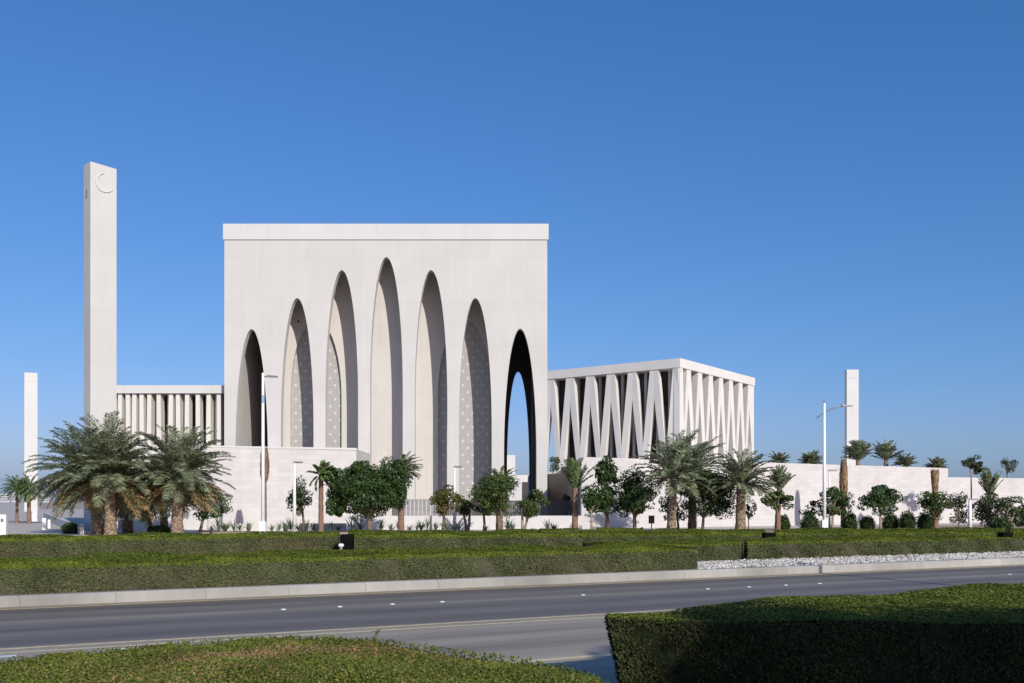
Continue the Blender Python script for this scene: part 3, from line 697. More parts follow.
def tied_palm(name, label, px, Y, y0, y1, y2, tw, cwid, group, seed=1, mat='dry_tied', trunk='red_trunk', flare=False, zg=None):
    """y0 top of the bundle, y1 bottom of the bundle, trunk below"""
    rng = np.random.default_rng(seed); zg = G if zg is None else zg
    t = thing(name, label, 'palm tree', (PX(px, Y), Y, zg), 0, group)
    s = Y / F; zt_ = PZ(y0, Y) - zg; zm = PZ(y1, Y) - zg; r = tw * s / 2; R_ = cwid * s / 2
    mb = MB(); n = 12; mb.sweep([(0, 0, (zm + .15) * i / n) for i in range(n + 1)], [r * (1.15 - .15 * i / n) * (1 + .06 * (-1) ** i) for i in range(n + 1)], 12)
    mb.build('trunk', M[trunk], t)
    Q = []; nst = 900
    zz = rng.uniform(0, 1, nst); az = rng.uniform(0, 6.28, nst)
    def prof(f): return R_ * ((.55 + .45 * f) if flare else (.45 + .75 * np.sin(np.pi * np.clip(f * .85 + .1, 0, 1)) ** .8 * .75)) 
    rad = prof(zz) * rng.uniform(.5, 1.0, nst)
    c0 = np.stack([np.cos(az) * rad, np.sin(az) * rad, zm + (zt_ - zm) * zz * .88], 1)
    ln = rng.uniform(.3, .6, nst)[:, None] * (zt_ - zm) * .28
    c1 = c0 + np.stack([np.cos(az) * .04, np.sin(az) * .04, np.ones(nst)], 1) * ln
    wv = np.stack([-np.sin(az), np.cos(az), np.zeros(nst)], 1) * .045
    Q = np.stack([c0 - wv, c0 + wv, c1 + wv * .3, c1 - wv * .3], 1)
    core = MB(); core.sweep([(0, 0, zm + (zt_ - zm) * f) for f in (0, .2, .4, .6, .8, .93)], [float(prof(np.array(f))) * .62 for f in (0, .2, .4, .6, .8, .93)], 10)
    quads_obj('fronds', Q, [M[mat], M[mat]], t, base=core)
    return t

def crown_leaves(rng, cx, cy, cz, rx, ry, rz, nclump, per, size, shape='round', clump=.28):
    cs = []
    while len(cs) < nclump:
        p = rng.uniform(-1, 1, 3); d = np.linalg.norm(p)
        if d > 1 or d < .25: continue
        cs.append(p * (.70 + .3 * rng.random()))
    pts = []; nb = []
    for c in cs:
        k = int(per * rng.uniform(.6, 1.3)); r = clump * rng.uniform(.7, 1.3)
        q = rng.normal(size=(k, 3)); q /= np.linalg.norm(q, axis=1)[:, None]
        rad = rng.uniform(.45, 1.05, (k, 1)) ** .6
        q2 = c + q * rad * r * np.array([1, 1, .8])
        pts.append(q2); nb.append(q * .6 + c * .4 + np.array([0, 0, .35]))
    P = np.concatenate(pts) * np.array([rx, ry, rz]) + np.array([cx, cy, cz])
    nbv = np.concatenate(nb); nbv /= np.linalg.norm(nbv, axis=1)[:, None] + 1e-6
    return leaves(rng, P, size, nbv, .5, .55), [(c[0]*rx+cx, c[1]*ry+cy, c[2]*rz+cz) for c in cs]
def tree(name, label, px, Y, rect, mat='leaf_dark', seed=1, tpx=None, tw=3.0, group='small broadleaf trees in front of the wall', bark='bark', nclump=26, per=130, size=.17, clump=.34, zg=None, extra=(), cat='tree', stems=1):
    """rect: crown box in photo pixels (x0,x1,ytop,ybottom)"""
    rng = np.random.default_rng(seed); s = Y / F; zg = G if zg is None else zg
    tx = px if tpx is None else tpx
    ox_ = PX(tx, Y); t = thing(name, label, cat, (ox_, Y, zg), 0, group)
    Qs = []; cl = []
    for (x0, x1, y0, y1) in (rect,) + tuple(extra):
        cxp = (x0 + x1) / 2; rx = (x1 - x0) / 2 * s * 1.10; zc_ = PZ((y0 + y1) / 2, Y) - zg; rz = (y1 - y0) / 2 * s * 1.10
        big = max(rx * rz, .2) / 2.2
        q, cs = crown_leaves(rng, PX(cxp, Y) - ox_, 0, zc_, rx, rx * .9, rz, max(9, int(nclump * 1.15 * min(1.6, max(.75, big ** .5)))), per, size, clump=clump)
        Qs.append(q); cl += cs
    zb_ = PZ(rect[3], Y) - zg; zmid = PZ((rect[2] + rect[3]) / 2, Y) - zg
    mb = MB(); r = tw * s / 2
    fork = max(.25, zb_ + .1)
    cx_w = PX((rect[0] + rect[1]) / 2, Y) - ox_
    for k_ in range(stems):
        a0 = (k_ - (stems - 1) / 2) * .25
        mb.sweep([(a0 * .3, 0, 0), (a0 + cx_w * .1 + .04, .03, fork * .5), (a0 * 1.6 + cx_w * .35, 0, fork), (a0 * 2 + cx_w * .8, 0, (fork + zmid) / 2)], [r * 1.25, r, r * .85, r * .5], 8)
    mb.build('trunk', M[bark], t, smooth=True)
    lb = MB(); idx = list(range(len(cl))); rng.shuffle(idx)
    for i in idx[:min(9, len(cl))]:
        c = cl[i]; z0_ = fork * rng.uniform(.85, 1.0)
        p0 = Vector((cx_w * .35, 0, z0_)); p2 = Vector(c); p1 = p0.lerp(p2, .5) + Vector((0, 0, .12))
        lb.sweep([p0, p1, p2], [r * .5, r * .32, r * .12], 6)
    lb.build('limbs', M[bark], t, smooth=True)
    quads_obj('crown', np.concatenate(Qs), M[mat], t)
    return t

def shrub(name, label, px, Y, x0, x1, y0, mat='leaf_dark', seed=1, ball=True, group='clipped round shrubs along the long wall', size=.10, dens=1.0, zg=None):
    rng = np.random.default_rng(seed); s = Y / F; zg = G if zg is None else zg
    t = thing(name, label, 'shrub', (PX((x0 + x1) / 2, Y), Y, zg), 0, group)
    rx = (x1 - x0) / 2 * s; h = PZ(y0, Y) - zg
    n = int(1500 * dens)
    q = rng.normal(size=(n, 3)); q /= np.linalg.norm(q, axis=1)[:, None]
    rad = rng.uniform(.82, 1.04, (n, 1)) + .06 * np.sin(q[:, :1] * 9 + q[:, 2:] * 7)
    P = q * rad * np.array([rx, rx, h * .56]) + np.array([0, 0, h * .46]); P = P[P[:, 2] > 0.02]
    core = MB()
    prof = [(.0, .72), (.2, .84), (.45, .86), (.7, .68), (.88, .36)]
    core.sweep([(0, 0, h * a) for a, b in prof], [rx * b for a, b in prof], 12)
    nbv = (P - np.array([0, 0, h * .46])); nbv /= np.linalg.norm(nbv, axis=1)[:, None]
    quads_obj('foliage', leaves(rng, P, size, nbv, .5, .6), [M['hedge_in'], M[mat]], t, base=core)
    mb = MB(); mb.sweep([(0, 0, -.02), (.02, 0, h * .3)], [.05, .04], 6); mb.build('stem', M['bark'], t)
    return t

def hedge(name, label, front, back, z0, z1, mats, dtop, dface, size, seed, group=None, ends=(True, True), ovh=.0, topn=.03, woody=None, backface=False, cat='hedge'):
    """front/back: lists of matching (x,y) points left to right. mats: top leaf, face leaf"""
    rng = np.random.default_rng(seed)
    core = MB(); n = len(front)
    ins = size * .9
    V = []; Fs = []
    for i in range(n):
        f = Vector(front[i]); b = Vector(back[i]); d = (b - f).normalized() * ins
        V += [(f.x + d.x, f.y + d.y, z0), (f.x + d.x - ovh * d.x / ins, f.y + d.y - ovh * d.y / ins, z1 - ins * .7 - 2.4 * topn), (b.x - d.x, b.y - d.y, z1 - ins * .7 - 2.4 * topn), (b.x - d.x, b.y - d.y, z0)]
    for i in range(n - 1):
        a = i * 4; c = a + 4
        Fs += [(a, c, c + 1, a + 1), (a + 1, c + 1, c + 2, a + 2), (a + 2, c + 2, c + 3, a + 3)]
    Fs += [(0, 1, 2, 3), tuple(reversed((4*n-4, 4*n-3, 4*n-2, 4*n-1)))]
    core.add(V, Fs)
    Qt = []; Qf = []
    def und(P): return topn * (np.sin(P[:, 0] * 1.7 + 1) + np.sin(P[:, 0] * .73 + P[:, 1] * 1.3) + np.sin(P[:, 1] * 2.9 + P[:, 0] * 3.1) * .5)
    f = np.array(front, float); b = np.array(back, float)
    for i in range(n - 1):
        A, B_, C_, D_ = f[i], f[i+1], b[i+1], b[i]
        area = abs(np.cross(B_ - A, D_ - A)) / 2 + abs(np.cross(B_ - C_, D_ - C_)) / 2
        k = int(area * dtop); s = rng.random((k, 1)); t = rng.random((k, 1))
        P2 = (A * (1 - s) + B_ * s) * (1 - t) + (D_ * (1 - s) + C_ * s) * t
        P = np.concatenate([P2, np.zeros((k, 1))], 1); P[:, 2] = z1 + und(P) - np.abs(rng.normal(scale=size * .3, size=k))
        edge = np.minimum(t[:, 0], 1 - t[:, 0])
        Qt.append(leaves(rng, P, size, np.tile([0, 0, 1.], (k, 1)), .6, .6))
        fc = [(A, B_, 1)]
        if backface: fc.append((D_, C_, -1))
        for (p, q, sg) in fc:
            Ln = np.linalg.norm(q - p); k = int(Ln * (z1 - z0) * dface)
            s = rng.random((k, 1)); h = rng.random(k) ** .9
            xy = p * (1 - s) + q * s
            nrm = np.array([(q - p)[1], -(q - p)[0]]) / Ln * sg
            bul = .04 * np.sin(xy[:, 0] * 2.3) + .03 * np.sin(xy[:, 0] * 5.1 + h * 4) + ovh * h
            xy = xy + nrm * (bul - ovh * (1 - 0) * 0 + rng.normal(scale=size * .3, size=k))[:, None]
            P = np.concatenate([xy, (z0 + (z1 - z0) * h)[:, None]], 1)
            P[:, 2] += und(P) * h
            Qf.append(leaves(rng, P, size, np.tile([nrm[0], nrm[1], .25], (k, 1)), .6, .6))
    for e_, (p, q) in ((ends[0], (b[0], f[0])), (ends[1], (f[-1], b[-1]))):
        if not e_: continue
        Ln = np.linalg.norm(q - p); k = int(Ln * (z1 - z0) * dface)
        s = rng.random((k, 1)); h = rng.random(k); xy = p * (1 - s) + q * s
        nrm = np.array([(q - p)[1], -(q - p)[0]]) / Ln
        xy = xy + nrm * (.02 * np.sin(xy[:, 1] * 6) + rng.normal(scale=size * .3, size=k))[:, None]
        P = np.concatenate([xy, (z0 + (z1 - z0) * h)[:, None]], 1)
        Qf.append(leaves(rng, P, size, np.tile([nrm[0], nrm[1], .25], (k, 1)), .6, .6))
    Qt = np.concatenate(Qt); Qf = np.concatenate(Qf)
    mi = np.concatenate([np.full(len(Qt), 1), np.full(len(Qf), 2)])
    if woody is not None:      # share of the woody leaves on the face grows towards the foot, in patches
        zc_ = (Qf[:, 0, 2] - z0) / (z1 - z0); x = Qf[:, 0, 0]
        pw = woody * (1.15 - zc_ * 1.2) + .22 * np.sin(x * .9) * np.sin(x * .31 + 1)
        mi[len(Qt):][rng.random(len(Qf)) < pw] = 3
        mi[len(Qt):][zc_ > .88] = 1
    o = quads_obj(name, np.concatenate([Qt, Qf]), [M['twigs'] if woody else M['hedge_in'], M[mats[0]], M[mats[1]], M['hedge_woody']], mi=mi, base=core)
    tag(o, label, cat, group)
    return o

def sub(p, q, n): return [(p[0] + (q[0]-p[0]) * i / n, p[1] + (q[1]-p[1]) * i / n) for i in range(n + 1)]
# --- front hedge along the kerb (left part)
uL = -22.0
fr = [R(u, 24.42)[:2] for u in np.linspace(uL, u_a, 9)]
bk = []
for i, u in enumerate(np.linspace(uL, u_a, 9)):
    wd = np.interp(u, [uL, -6, u_a], [5.2, 4.4, 3.3]); bk.append(R(u, 24.42 + wd)[:2])
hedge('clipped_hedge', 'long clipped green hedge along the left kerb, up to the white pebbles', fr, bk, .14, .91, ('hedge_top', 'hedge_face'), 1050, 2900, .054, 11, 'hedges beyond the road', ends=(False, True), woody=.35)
# right part, set back behind the pebbles, with a gap at x=728
u_g = uv_of(729, 560, .2)[0]
def hb(u0, u1, lab, seed, s0, s1):
    us = np.linspace(u0, u1, 7); ub = np.linspace(u0 + s0, u1 + s1, 7)
    f_ = [R(u, float(vfront_B(u)))[:2] for u in us]; b_ = [R(u, float(vfront_B(u)) + 3.3)[:2] for u in ub]
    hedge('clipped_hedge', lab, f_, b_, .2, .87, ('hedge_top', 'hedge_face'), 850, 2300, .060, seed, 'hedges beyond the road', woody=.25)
hb(u_a - .5, u_g - .13, 'short clipped hedge piece between the left hedge end and the narrow gap', 12, 0, 2.56)
hb(u_g + .13, u_a + 30, 'long clipped hedge behind the white pebbles at right', 13, 2.56, 3.5)
# --- second row behind it
def row(px0, px1, yf0, yf1, dep, lab, seed, z=1.0, zf=.14, woody=.6):
    Ya = (EYE - z) * F / (yf0 - HZ); Yb = (EYE - z) * F / (yf1 - HZ)
    p = (PX(px0, Ya), Ya); q = (PX(px1, Yb), Yb); nx, ny = -(q[1]-p[1]), (q[0]-p[0]); l = math.hypot(nx, ny)
    f_ = sub(p, q, 6); b_ = [(a + a / c * dep, c + dep) for a, c in f_]
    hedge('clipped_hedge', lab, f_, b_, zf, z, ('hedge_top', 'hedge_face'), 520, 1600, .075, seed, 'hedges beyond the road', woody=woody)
row(-40, 338, 539.5, 534.0, 3.2, 'second hedge row at left with a brown woody face, left of the small marker post', 14, z=1.04)
row(350, 764, 535.5, 533.5, 6.0, 'second hedge row in the middle, between the marker post and the dark gap', 15, woody=.35)
row(776, 1003, 533.2, 532.0, 6.0, 'second hedge row at right of the dark gap', 16, woody=.15)
row(1013, 1100, 532.0, 531.5, 6.0, 'last piece of the second hedge row at the right edge', 17, woody=.15)
row(541, 578, 529.8, 529.8, 2.0, 'small raised hedge piece at the foot of the slim palm by the recess', 18, z=1.1, woody=0.01)
row(598, 642, 528.6, 528.6, 2.0, 'small raised hedge piece below the twin dark trees', 19, z=1.1, woody=0.01)
# low dark utility boxes standing in the gaps
def ubox(px0, px1, Y, lab, H=.82):
    t = thing('utility_box', lab, 'utility box', (PX(px0, Y), Y, .14), 0, 'dark boxes in the hedge gaps'); L = PX(px1, Y) - PX(px0, Y)
    mb = MB(); mb.box(.02, L - .02, 0, .5, 0, H); mb.build('cabinet', M['black_metal'], t)
    mb = MB(); mb.prism([(.03, .01), (L - .03, .01), (L - .03, .49), (.03, .49)], H + .001, H + .02); mb.build('lid', M['black_metal'], t)
ubox(339.5, 352.5, 36.8, 'low black box in the hedge gap just right of the small marker post', .90)
ubox(764.5, 776, 38.6, 'low black box in the hedge gap at right of the middle', .90)
ubox(1003, 1013, 39.6, 'low black box in the hedge gap near the right edge', .88)
# small marker post in the gap
Ym = 34.0
t = thing('marker_post', 'small pale marker post standing in the gap of the second hedge', 'post', (PX(341, Ym), Ym, .14))
mb = MB(); mb.sweep([(0, 0, 0), (0, 0, .55), (0, 0, .6)], [.06, .06, .04], 10); mb.build('shaft', M['pole_grey'], t)
mb = MB(); mb.sweep([(0, 0, .602), (0, 0, .68), (0, 0, .70)], [.1, .1, .06], 10); mb.build('cap', M['banner'], t)

# --- foreground: clipped bed at bottom left
rng = np.random.default_rng(21)
ZN = .95
outl = [(-40, 663), (0, 658.5), (60, 652.5), (120, 647), (180, 641), (240, 637), (290, 635), (335, 635.5), (385, 639), (430, 645), (475, 651), (520, 657), (560, 665), (590, 673), (603, 683), (606, 700)]
ob = []
for px, py in outl: Y = (EYE - ZN) * F / (py - HZ); ob.append((PX(px, Y), Y))
poly = ob + [(ob[-1][0], 2.0), (-9, 2.0), (-9, ob[0][1] - 1.0)]
pa_ = np.array(poly)
def inside(P):
    x, y = P[:, 0], P[:, 1]; r_ = np.zeros(len(P), bool); j = len(pa_) - 1
    for i in range(len(pa_)):
        xi, yi = pa_[i]; xj, yj = pa_[j]
        c = ((yi > y) != (yj > y)) & (x < (xj - xi) * (y - yi) / (yj - yi + 1e-12) + xi)
        r_ ^= c; j = i
    return r_
core = MB(); sh = [(x * 1.0, y - .06) for x, y in poly]
core.prism(list(reversed(sh)), .06, ZN - .14)
P = np.stack([rng.uniform(-9, 1.6, 620000), rng.uniform(5.5, 11, 620000)], 1); P = P[inside(P)]
keep = (np.abs(P[:, 0]) < .60 * P[:, 1] + .3); P = P[keep]
h = .025 * (np.sin(P[:, 0] * 2.1) + np.sin(P[:, 0] * .9 + P[:, 1] * 1.9) + .6 * np.sin(P[:, 0] * 5.3 + P[:, 1] * 4.1))
P3 = np.concatenate([P, (ZN - .02 + h - np.abs(rng.normal(scale=.025, size=len(P))))[:, None]], 1)
Qa = leaves(rng, P3, .028, np.tile([0, -.25, 1.], (len(P3), 1)), .5, .55)
# patches of dry twigs
pd = np.exp(-(((P[:, 0] + 2.35) / .75) ** 2 + ((P[:, 1] - 9.0 - (P[:, 0] + 2.35) * .5) / .33) ** 2)) * .85 + .10 + .25 * np.exp(-(((P[:, 0] + 1.3) / .8) ** 2 + ((P[:, 1] - 9.6) / .35) ** 2)) + .12 * np.clip(np.sin(P[:, 0] * 1.3 + 2) * np.sin(P[:, 1] * 2.2), 0, 1)
mi = np.where(rng.random(len(P)) < pd, 2, 1)
# leaves down the far side
ed = np.array(ob); k_ = 24000; ii = rng.integers(0, len(ed) - 1, k_); s_ = rng.random((k_, 1)); xy = ed[ii] * (1 - s_) + ed[ii + 1] * s_
zz = rng.uniform(.2, ZN, k_)
Pe = np.concatenate([xy + rng.normal(scale=.03, size=(k_, 2)) - np.array([0, .03]), zz[:, None]], 1)
Qe = leaves(rng, Pe, .036, None, 0, .55)
# stray sprigs above the clipped surface
k2 = 900; sel = rng.integers(0, len(P3), k2); Pst = P3[sel] + np.concatenate([np.zeros((k2, 2)), rng.uniform(.01, .07, (k2, 1))], 1)
Qs = leaves(rng, Pst, .03, None, 0, .35)
o = quads_obj('clipped_bed', np.concatenate([Qa, Qe, Qs]), [M['hedge_in'], M['bed'], M['bed_dry']], mi=np.concatenate([mi, np.full(k_, 1), np.full(k2, 1)]), base=core)
tag(o, 'low sunlit clipped green bed with a brown patch at bottom left', 'hedge', 'clipped planting on the near side of the road')

# a weed shoot standing up out of the bed
rg = np.random.default_rng(77); wx, wy = PX(374, 9.9), 9.9
st_ = []; 
for q_ in range(60):
    h_ = rg.uniform(0, .13); st_.append([wx + h_ * .35 + rg.normal(scale=.012 + .1 * h_), wy + rg.normal(scale=.02), ZN - .02 + h_])
wb_ = MB(); wb_.sweep([(wx, wy, ZN - .1), (wx + .02, wy, ZN + .04), (wx + .05, wy, ZN + .12)], [.004, .003, .002], 5)
tag(quads_obj('weed_shoot', leaves(rg, np.array(st_), .03, None, 0, .4), [M['bark'], M['bed']], base=wb_), 'single weed shoot sticking up from the low bed at bottom left', 'plant')
# --- foreground: right hedge
fl = (1.22, 11.35); fd = math.radians(6)
p0 = (1.27, 10.9); q0 = (14.0, 12.1)
bpt = []
for px, py in ((607, 613.5), (680, 607), (764, 600), (850, 594), (940, 588), (1024, 583), (1100, 578.5)):
    Y = (EYE - ZN) * F / (py - HZ); bpt.append((PX(px, Y), Y))
fpt = []
for i, (x, y) in enumerate(bpt):
    f_ = i / (len(bpt) - 1); fpt.append((1.18 + (11.6 - 1.18) * f_ * .98, 11.75 - .95 * f_))
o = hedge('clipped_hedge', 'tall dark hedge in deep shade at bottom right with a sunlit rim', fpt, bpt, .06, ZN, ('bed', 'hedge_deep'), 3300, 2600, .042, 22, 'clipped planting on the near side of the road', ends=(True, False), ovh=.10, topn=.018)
co_ = np.empty(len(o.data.vertices) * 3, dtype=np.float32); o.data.vertices.foreach_get('co', co_); co_ = co_.reshape(-1, 3)
zf_ = np.clip((ZN - co_[:, 2]) / ZN, 0, 1); co_[:, 0] += .20 * zf_ * np.exp(-np.clip(co_[:, 0] - 1.18, 0, None) / 1.2)
o.data.vertices.foreach_set('co', co_.ravel()); o.data.update()
# ground cover hedge filling the foreground right, nearer the viewer (same bed, lower part)

# ------------------------------------------------------------------ date palms
palm('date_palm', 'large bushy date palm with brown lower fronds in front of the tall tower', 110.5, 58.5, 476, 9.8, 3.9, 140, seed=3, spread=(1.5, -.6), dry=56, lean=-.1, lw=.055, nl=64, ll=.55)
palm('date_palm', 'date palm close behind the largest one, its dark trunk just left of it', 98, 61.5, 474, 9, 3.7, 100, seed=4, spread=(1.35, -.5), dry=40, lean=-.9, lw=.055, nl=64, ll=.55)
palm('date_palm', 'full date palm with a pale trunk left of the podium, right of the largest palm', 177, 59, 477, 10, 3.5, 135, seed=5, spread=(1.5, -.6), dry=46, lean=.12, lw=.055, nl=64, ll=.55)
palm('date_palm', 'low drooping date palm in the shade behind and right of the largest palm', 128, 65, 492, 8, 3.0, 80, seed=66, spread=(1.2, -.8), dry=40, lean=.1, lw=.055, nl=56, ll=.55)
palm('date_palm', 'thinner date palm with a dark trunk between the two large left palms', 164.5, 64, 484, 6.5, 2.9, 70, seed=6, spread=(1.2, -.6), dry=8, lean=-.3)
palm('date_palm', 'spreading date palm in front of the wall below the slanted columns', 671.5, 60, 478, 8, 3.2, 64, seed=7, spread=(1.45, -.3), dry=0, lean=.15, lw=.07)
palm('date_palm', 'date palm whose crown rises behind and right of the spreading one', 692, 66, 470, 7, 2.9, 66, seed=8, spread=(1.4, -.3), dry=0, lean=.1, lw=.07)
palm('date_palm', 'date palm with a thick pale trunk right of the slanted column building', 740.5, 61, 486, 9, 2.6, 76, seed=9, spread=(1.5, -.2), dry=0, lean=.05, lw=.07)
palm('young_palm', 'slim palm with a wind-blown crown and red brown trunk left of the dark trees', 321, 63, 475, 4.6, 1.15, 60, seed=10, spread=(1.2, -.2), wind=.75, mat='palm_young', trunk='red_trunk', dry=2, group='slim young palms', nl=30, lw=.10, ll=.8)
palm('young_palm', 'slim palm with upright fronds and orange brown trunk at the recess by the mosque', 575, 62, 488, 5.5, 2.0, 30, seed=12, dr=.35, lw=.08, spread=(1.55, 1.1), mat='palm_young', trunk='red_trunk', dry=0, group='slim young palms', nl=34)
palm('young_palm', 'palm with upright fronds above a small round bush crown, right of the thick-trunked palm', 777.5, 62, 489, 5, 1.5, 34, seed=13, dr=.5, spread=(1.55, .85), mat='palm', trunk='red_trunk', dry=0, group='slim young palms', nl=34, lean=.15, lw=.08)
palm('young_palm', 'grey green palm rising behind the big dark tree below the middle arches', 401, 64, 473, 5.5, 1.6, 55, seed=14, spread=(1.3, .0), wind=.25, trunk='red_trunk', dry=4, group='slim young palms', nl=34)
palm('young_palm', 'palm tuft rising behind the round green tree left of the open arch', 499.5, 65, 484, 6.5, 1.5, 30, seed=15, spread=(1.4, .3), mat='palm_young', trunk='palm_trunk', dry=0, group='slim young palms', nl=34)
palm('young_palm', 'young palm with red trunk at far left, nearest the slim tower, the left of two', 17, 92, 490, 2.6, 1.8, 44, seed=16, lw=.08, spread=(1.4, -.2), mat='palm_young', trunk='red_trunk', dry=0, group='slim young palms', nl=26)
palm('young_palm', 'young palm with drooping crown at far left, the right of two by the ramp', 29, 90, 490, 3.6, 1.8, 50, seed=17, lw=.08, spread=(1.3, -.6), mat='palm_young', trunk='red_trunk', dry=5, group='slim young palms', nl=26)
# on top of the podium, behind the wall
for i, (px, Y, yt, L, lab, nf, sp_) in enumerate([
    (858, 92, 460, 2.0, 'palm on top of the long wall at the foot of the slim right tower', 60, (1.5, .6)),
    (886, 94, 460, 2.0, 'palm with spiky upright crown on top of the wall, right of the tower palm', 44, (1.55, .65)),
    (905, 93, 465, 1.2, 'small palm tuft low on the wall top right of the spiky palm', 46, (1.3, .1)),
    (811, 90, 463, 1.25, 'low palm tuft on the wall top left of the tall street lamp', 60, (1.3, .0)),
    (779, 88, 463, 1.2, 'low palm tuft on the wall top behind the palm with the bush crown', 40, (1.3, .0)),
    (936, 95, 468, 1.15, 'low palm tuft on the wall top above the tied palm near the step', 60, (1.3, .0))]):
    palm('wall_top_palm', lab, px, Y, yt, 4, L, nf, seed=30 + i, spread=sp_, dry=0, group='palms growing on top of the wall', zg=5.5 if px < 930 else 5.4, nl=26, mat='palm', lw=.09, ll=.8, dr=.6)
tied_palm('tied_palm', 'tied brown palm bundle on a thin trunk behind the left street lamp', 264.6, 68, 447, 482, 528, 4, 9.5, 'palms with fronds tied up', 41)
tied_palm('tied_palm', 'tied brown palm bundle in front of the long wall below the right tower', 843.6, 79, 459, 500, 528, 5, 8.5, 'palms with fronds tied up', 42)
tied_palm('tied_palm', 'tied brown palm bundle near the step of the wall, above a green tree', 935, 80, 469, 497, 528, 6, 9, 'palms with fronds tied up', 43, flare=True)
palm('young_palm', 'slim palm with upright green fronds flaring upward at the far right', 989.5, 82, 496, 3.5, 2.3, 40, seed=44, dr=.25, spread=(1.55, 1.2), dry=0, trunk='red_trunk', group='slim young palms', nl=34, lw=.08)

# ------------------------------------------------------------------ broadleaf trees
T = tree
T('leafy_tree', 'small loose tree in front of the podium between the short lamp and the slim palm', 303, 66, (287, 316, 477, 513), 'leaf_dark', 51, tw=2.5, nclump=22, per=90)
T('leafy_tree', 'large dark green tree right of the slim palm, biggest of its row', 366, 63, (332, 404, 464, 518), 'leaf_dark', 52, tpx=369, tw=4.5, nclump=44, per=190, clump=.28, extra=((345, 375, 459, 490), (376, 411, 458, 508), (327, 352, 478, 516)))
T('leafy_tree', 'yellowish green little tree in front of the grey slatted screen', 445, 64, (430, 463, 487, 515), 'leaf_yellow', 53, tpx=442.5, tw=2.6, nclump=22, per=110)
T('leafy_tree', 'small olive tree with a leaning forked trunk right of the yellowish tree', 464, 66, (452, 480, 492, 516), 'leaf_mid', 54, tpx=467, tw=2.8, nclump=20, per=90, stems=2, bark='bark_pale')
T('leafy_tree', 'round mid green tree below the second arch from the right', 497, 62, (475, 519, 473, 515), 'leaf_mid', 55, tpx=499, tw=4.2, nclump=34, per=150)
T('leafy_tree', 'darker small tree tucked at the left of the round mid green tree', 484, 66, (473, 494, 490, 517), 'leaf_dark', 56, tw=2.6, nclump=18, per=90)
T('leafy_tree', 'low green tree with two pale stems in front of the open arch', 528, 64, (513, 546, 488, 516), 'leaf_mid', 57, tpx=523, tw=2.6, nclump=24, per=110, stems=2, bark='bark_pale')
T('leafy_tree', 'dark tree with a taller top, left one right of the recess palm', 604, 63, (586, 626, 478, 512), 'leaf_dark', 58, tpx=607, tw=4, nclump=30, per=150, extra=((594, 618, 459, 486),))
T('leafy_tree', 'smaller dark tree with a pale thin trunk at the left foot of the tall-topped tree', 592, 61, (582, 602, 483, 512), 'leaf_dark', 59, tpx=591, tw=2.2, nclump=18, per=110, bark='bark_pale')
T('leafy_tree', 'dense dark tree just left of the spreading date palm', 636, 62, (617, 654, 472, 518), 'leaf_dark', 60, tpx=634, tw=4, nclump=36, per=160)
T('leafy_tree', 'dark slim tree half hidden behind the spreading date palm trunk', 676, 66, (661, 690, 490, 519), 'leaf_dark', 61, tpx=678, tw=2.4, nclump=20, per=90)
T('leafy_tree', 'broad dark tree between the spreading palm and the thick-trunked palm', 706, 63, (682, 731, 471, 517), 'leaf_dark', 62, tpx=702, tw=3, nclump=38, per=170, bark='bark_pale')
T('leafy_tree', 'sparse thin sapling right of the thick-trunked palm', 748, 65, (743, 755, 495, 520), 'leaf_olive', 63, tw=1.2, nclump=9, per=34)
T('leafy_tree', 'small round tree crown wrapped round the trunk of the upright palm', 777, 60, (764, 790, 491, 512), 'leaf_mid', 64, tw=2.4, nclump=20, per=110)
T('leafy_tree', 'loose young tree just left of the tall white lamp post', 811, 68, (800, 824, 500, 520), 'leaf_dark', 65, tw=1.8, nclump=14, per=60)
T('leafy_tree', 'dark green tree just right of the tall white lamp post', 835, 67, (818, 850, 488, 516), 'leaf_dark', 66, tpx=832, tw=2.6, nclump=28, per=130, bark='bark_pale')
T('leafy_tree', 'spreading tree with a pale stem between the clipped round shrubs', 880, 67, (860, 902, 487, 516), 'leaf_dark', 67, tw=2.6, nclump=28, per=120, bark='bark_pale', extra=((872, 893, 485, 500),))
T('leafy_tree', 'mid green tree with a red brown trunk below the tied palm by the step', 935, 67, (918, 953, 492, 518), 'leaf_mid', 68, tw=4, nclump=28, per=120, bark='red_trunk')
T('leafy_tree', 'airy olive tree right of the red-trunked tree', 958, 69, (947, 974, 493, 524), 'leaf_olive', 69, tw=2, nclump=22, per=70)
T('leafy_tree', 'bushy olive tree right of the white post at far right', 988, 69, (972, 1004, 493, 526), 'leaf_olive', 70, tw=2.4, nclump=26, per=90)
T('leafy_tree', 'loose tree with pale bare stems near the right edge', 1008, 67, (993, 1024, 497, 518), 'leaf_mid', 71, tpx=1006, tw=2, nclump=20, per=70, stems=3, bark='bark_pale')
T('leafy_tree', 'dark tree cut by the right edge of the photo', 1026, 69, (1010, 1045, 503, 528), 'leaf_dark', 72, tw=3, nclump=26, per=110)
T('leafy_tree', 'tall thin tree with two leaf tufts above the lower wall', 971, 84, (962, 981, 454, 468), 'leaf_olive', 73, tw=1.6, nclump=16, per=80, bark='bark_pale', extra=((972, 986, 463, 475),), group='thin tall trees at the lower wall')
T('leafy_tree', 'thin tall tree standing behind the lower wall near the right edge', 1007, 105, (999, 1016, 456, 472), 'leaf_olive', 74, tw=1.4, nclump=16, per=60, group='thin tall trees at the lower wall')
T('leafy_tree', 'leafy dark tree behind the right side of the second large palm', 205, 66, (188, 229, 494, 520), 'leaf_dark', 75, tpx=200, tw=3, nclump=24, per=100, bark='bark_pale')
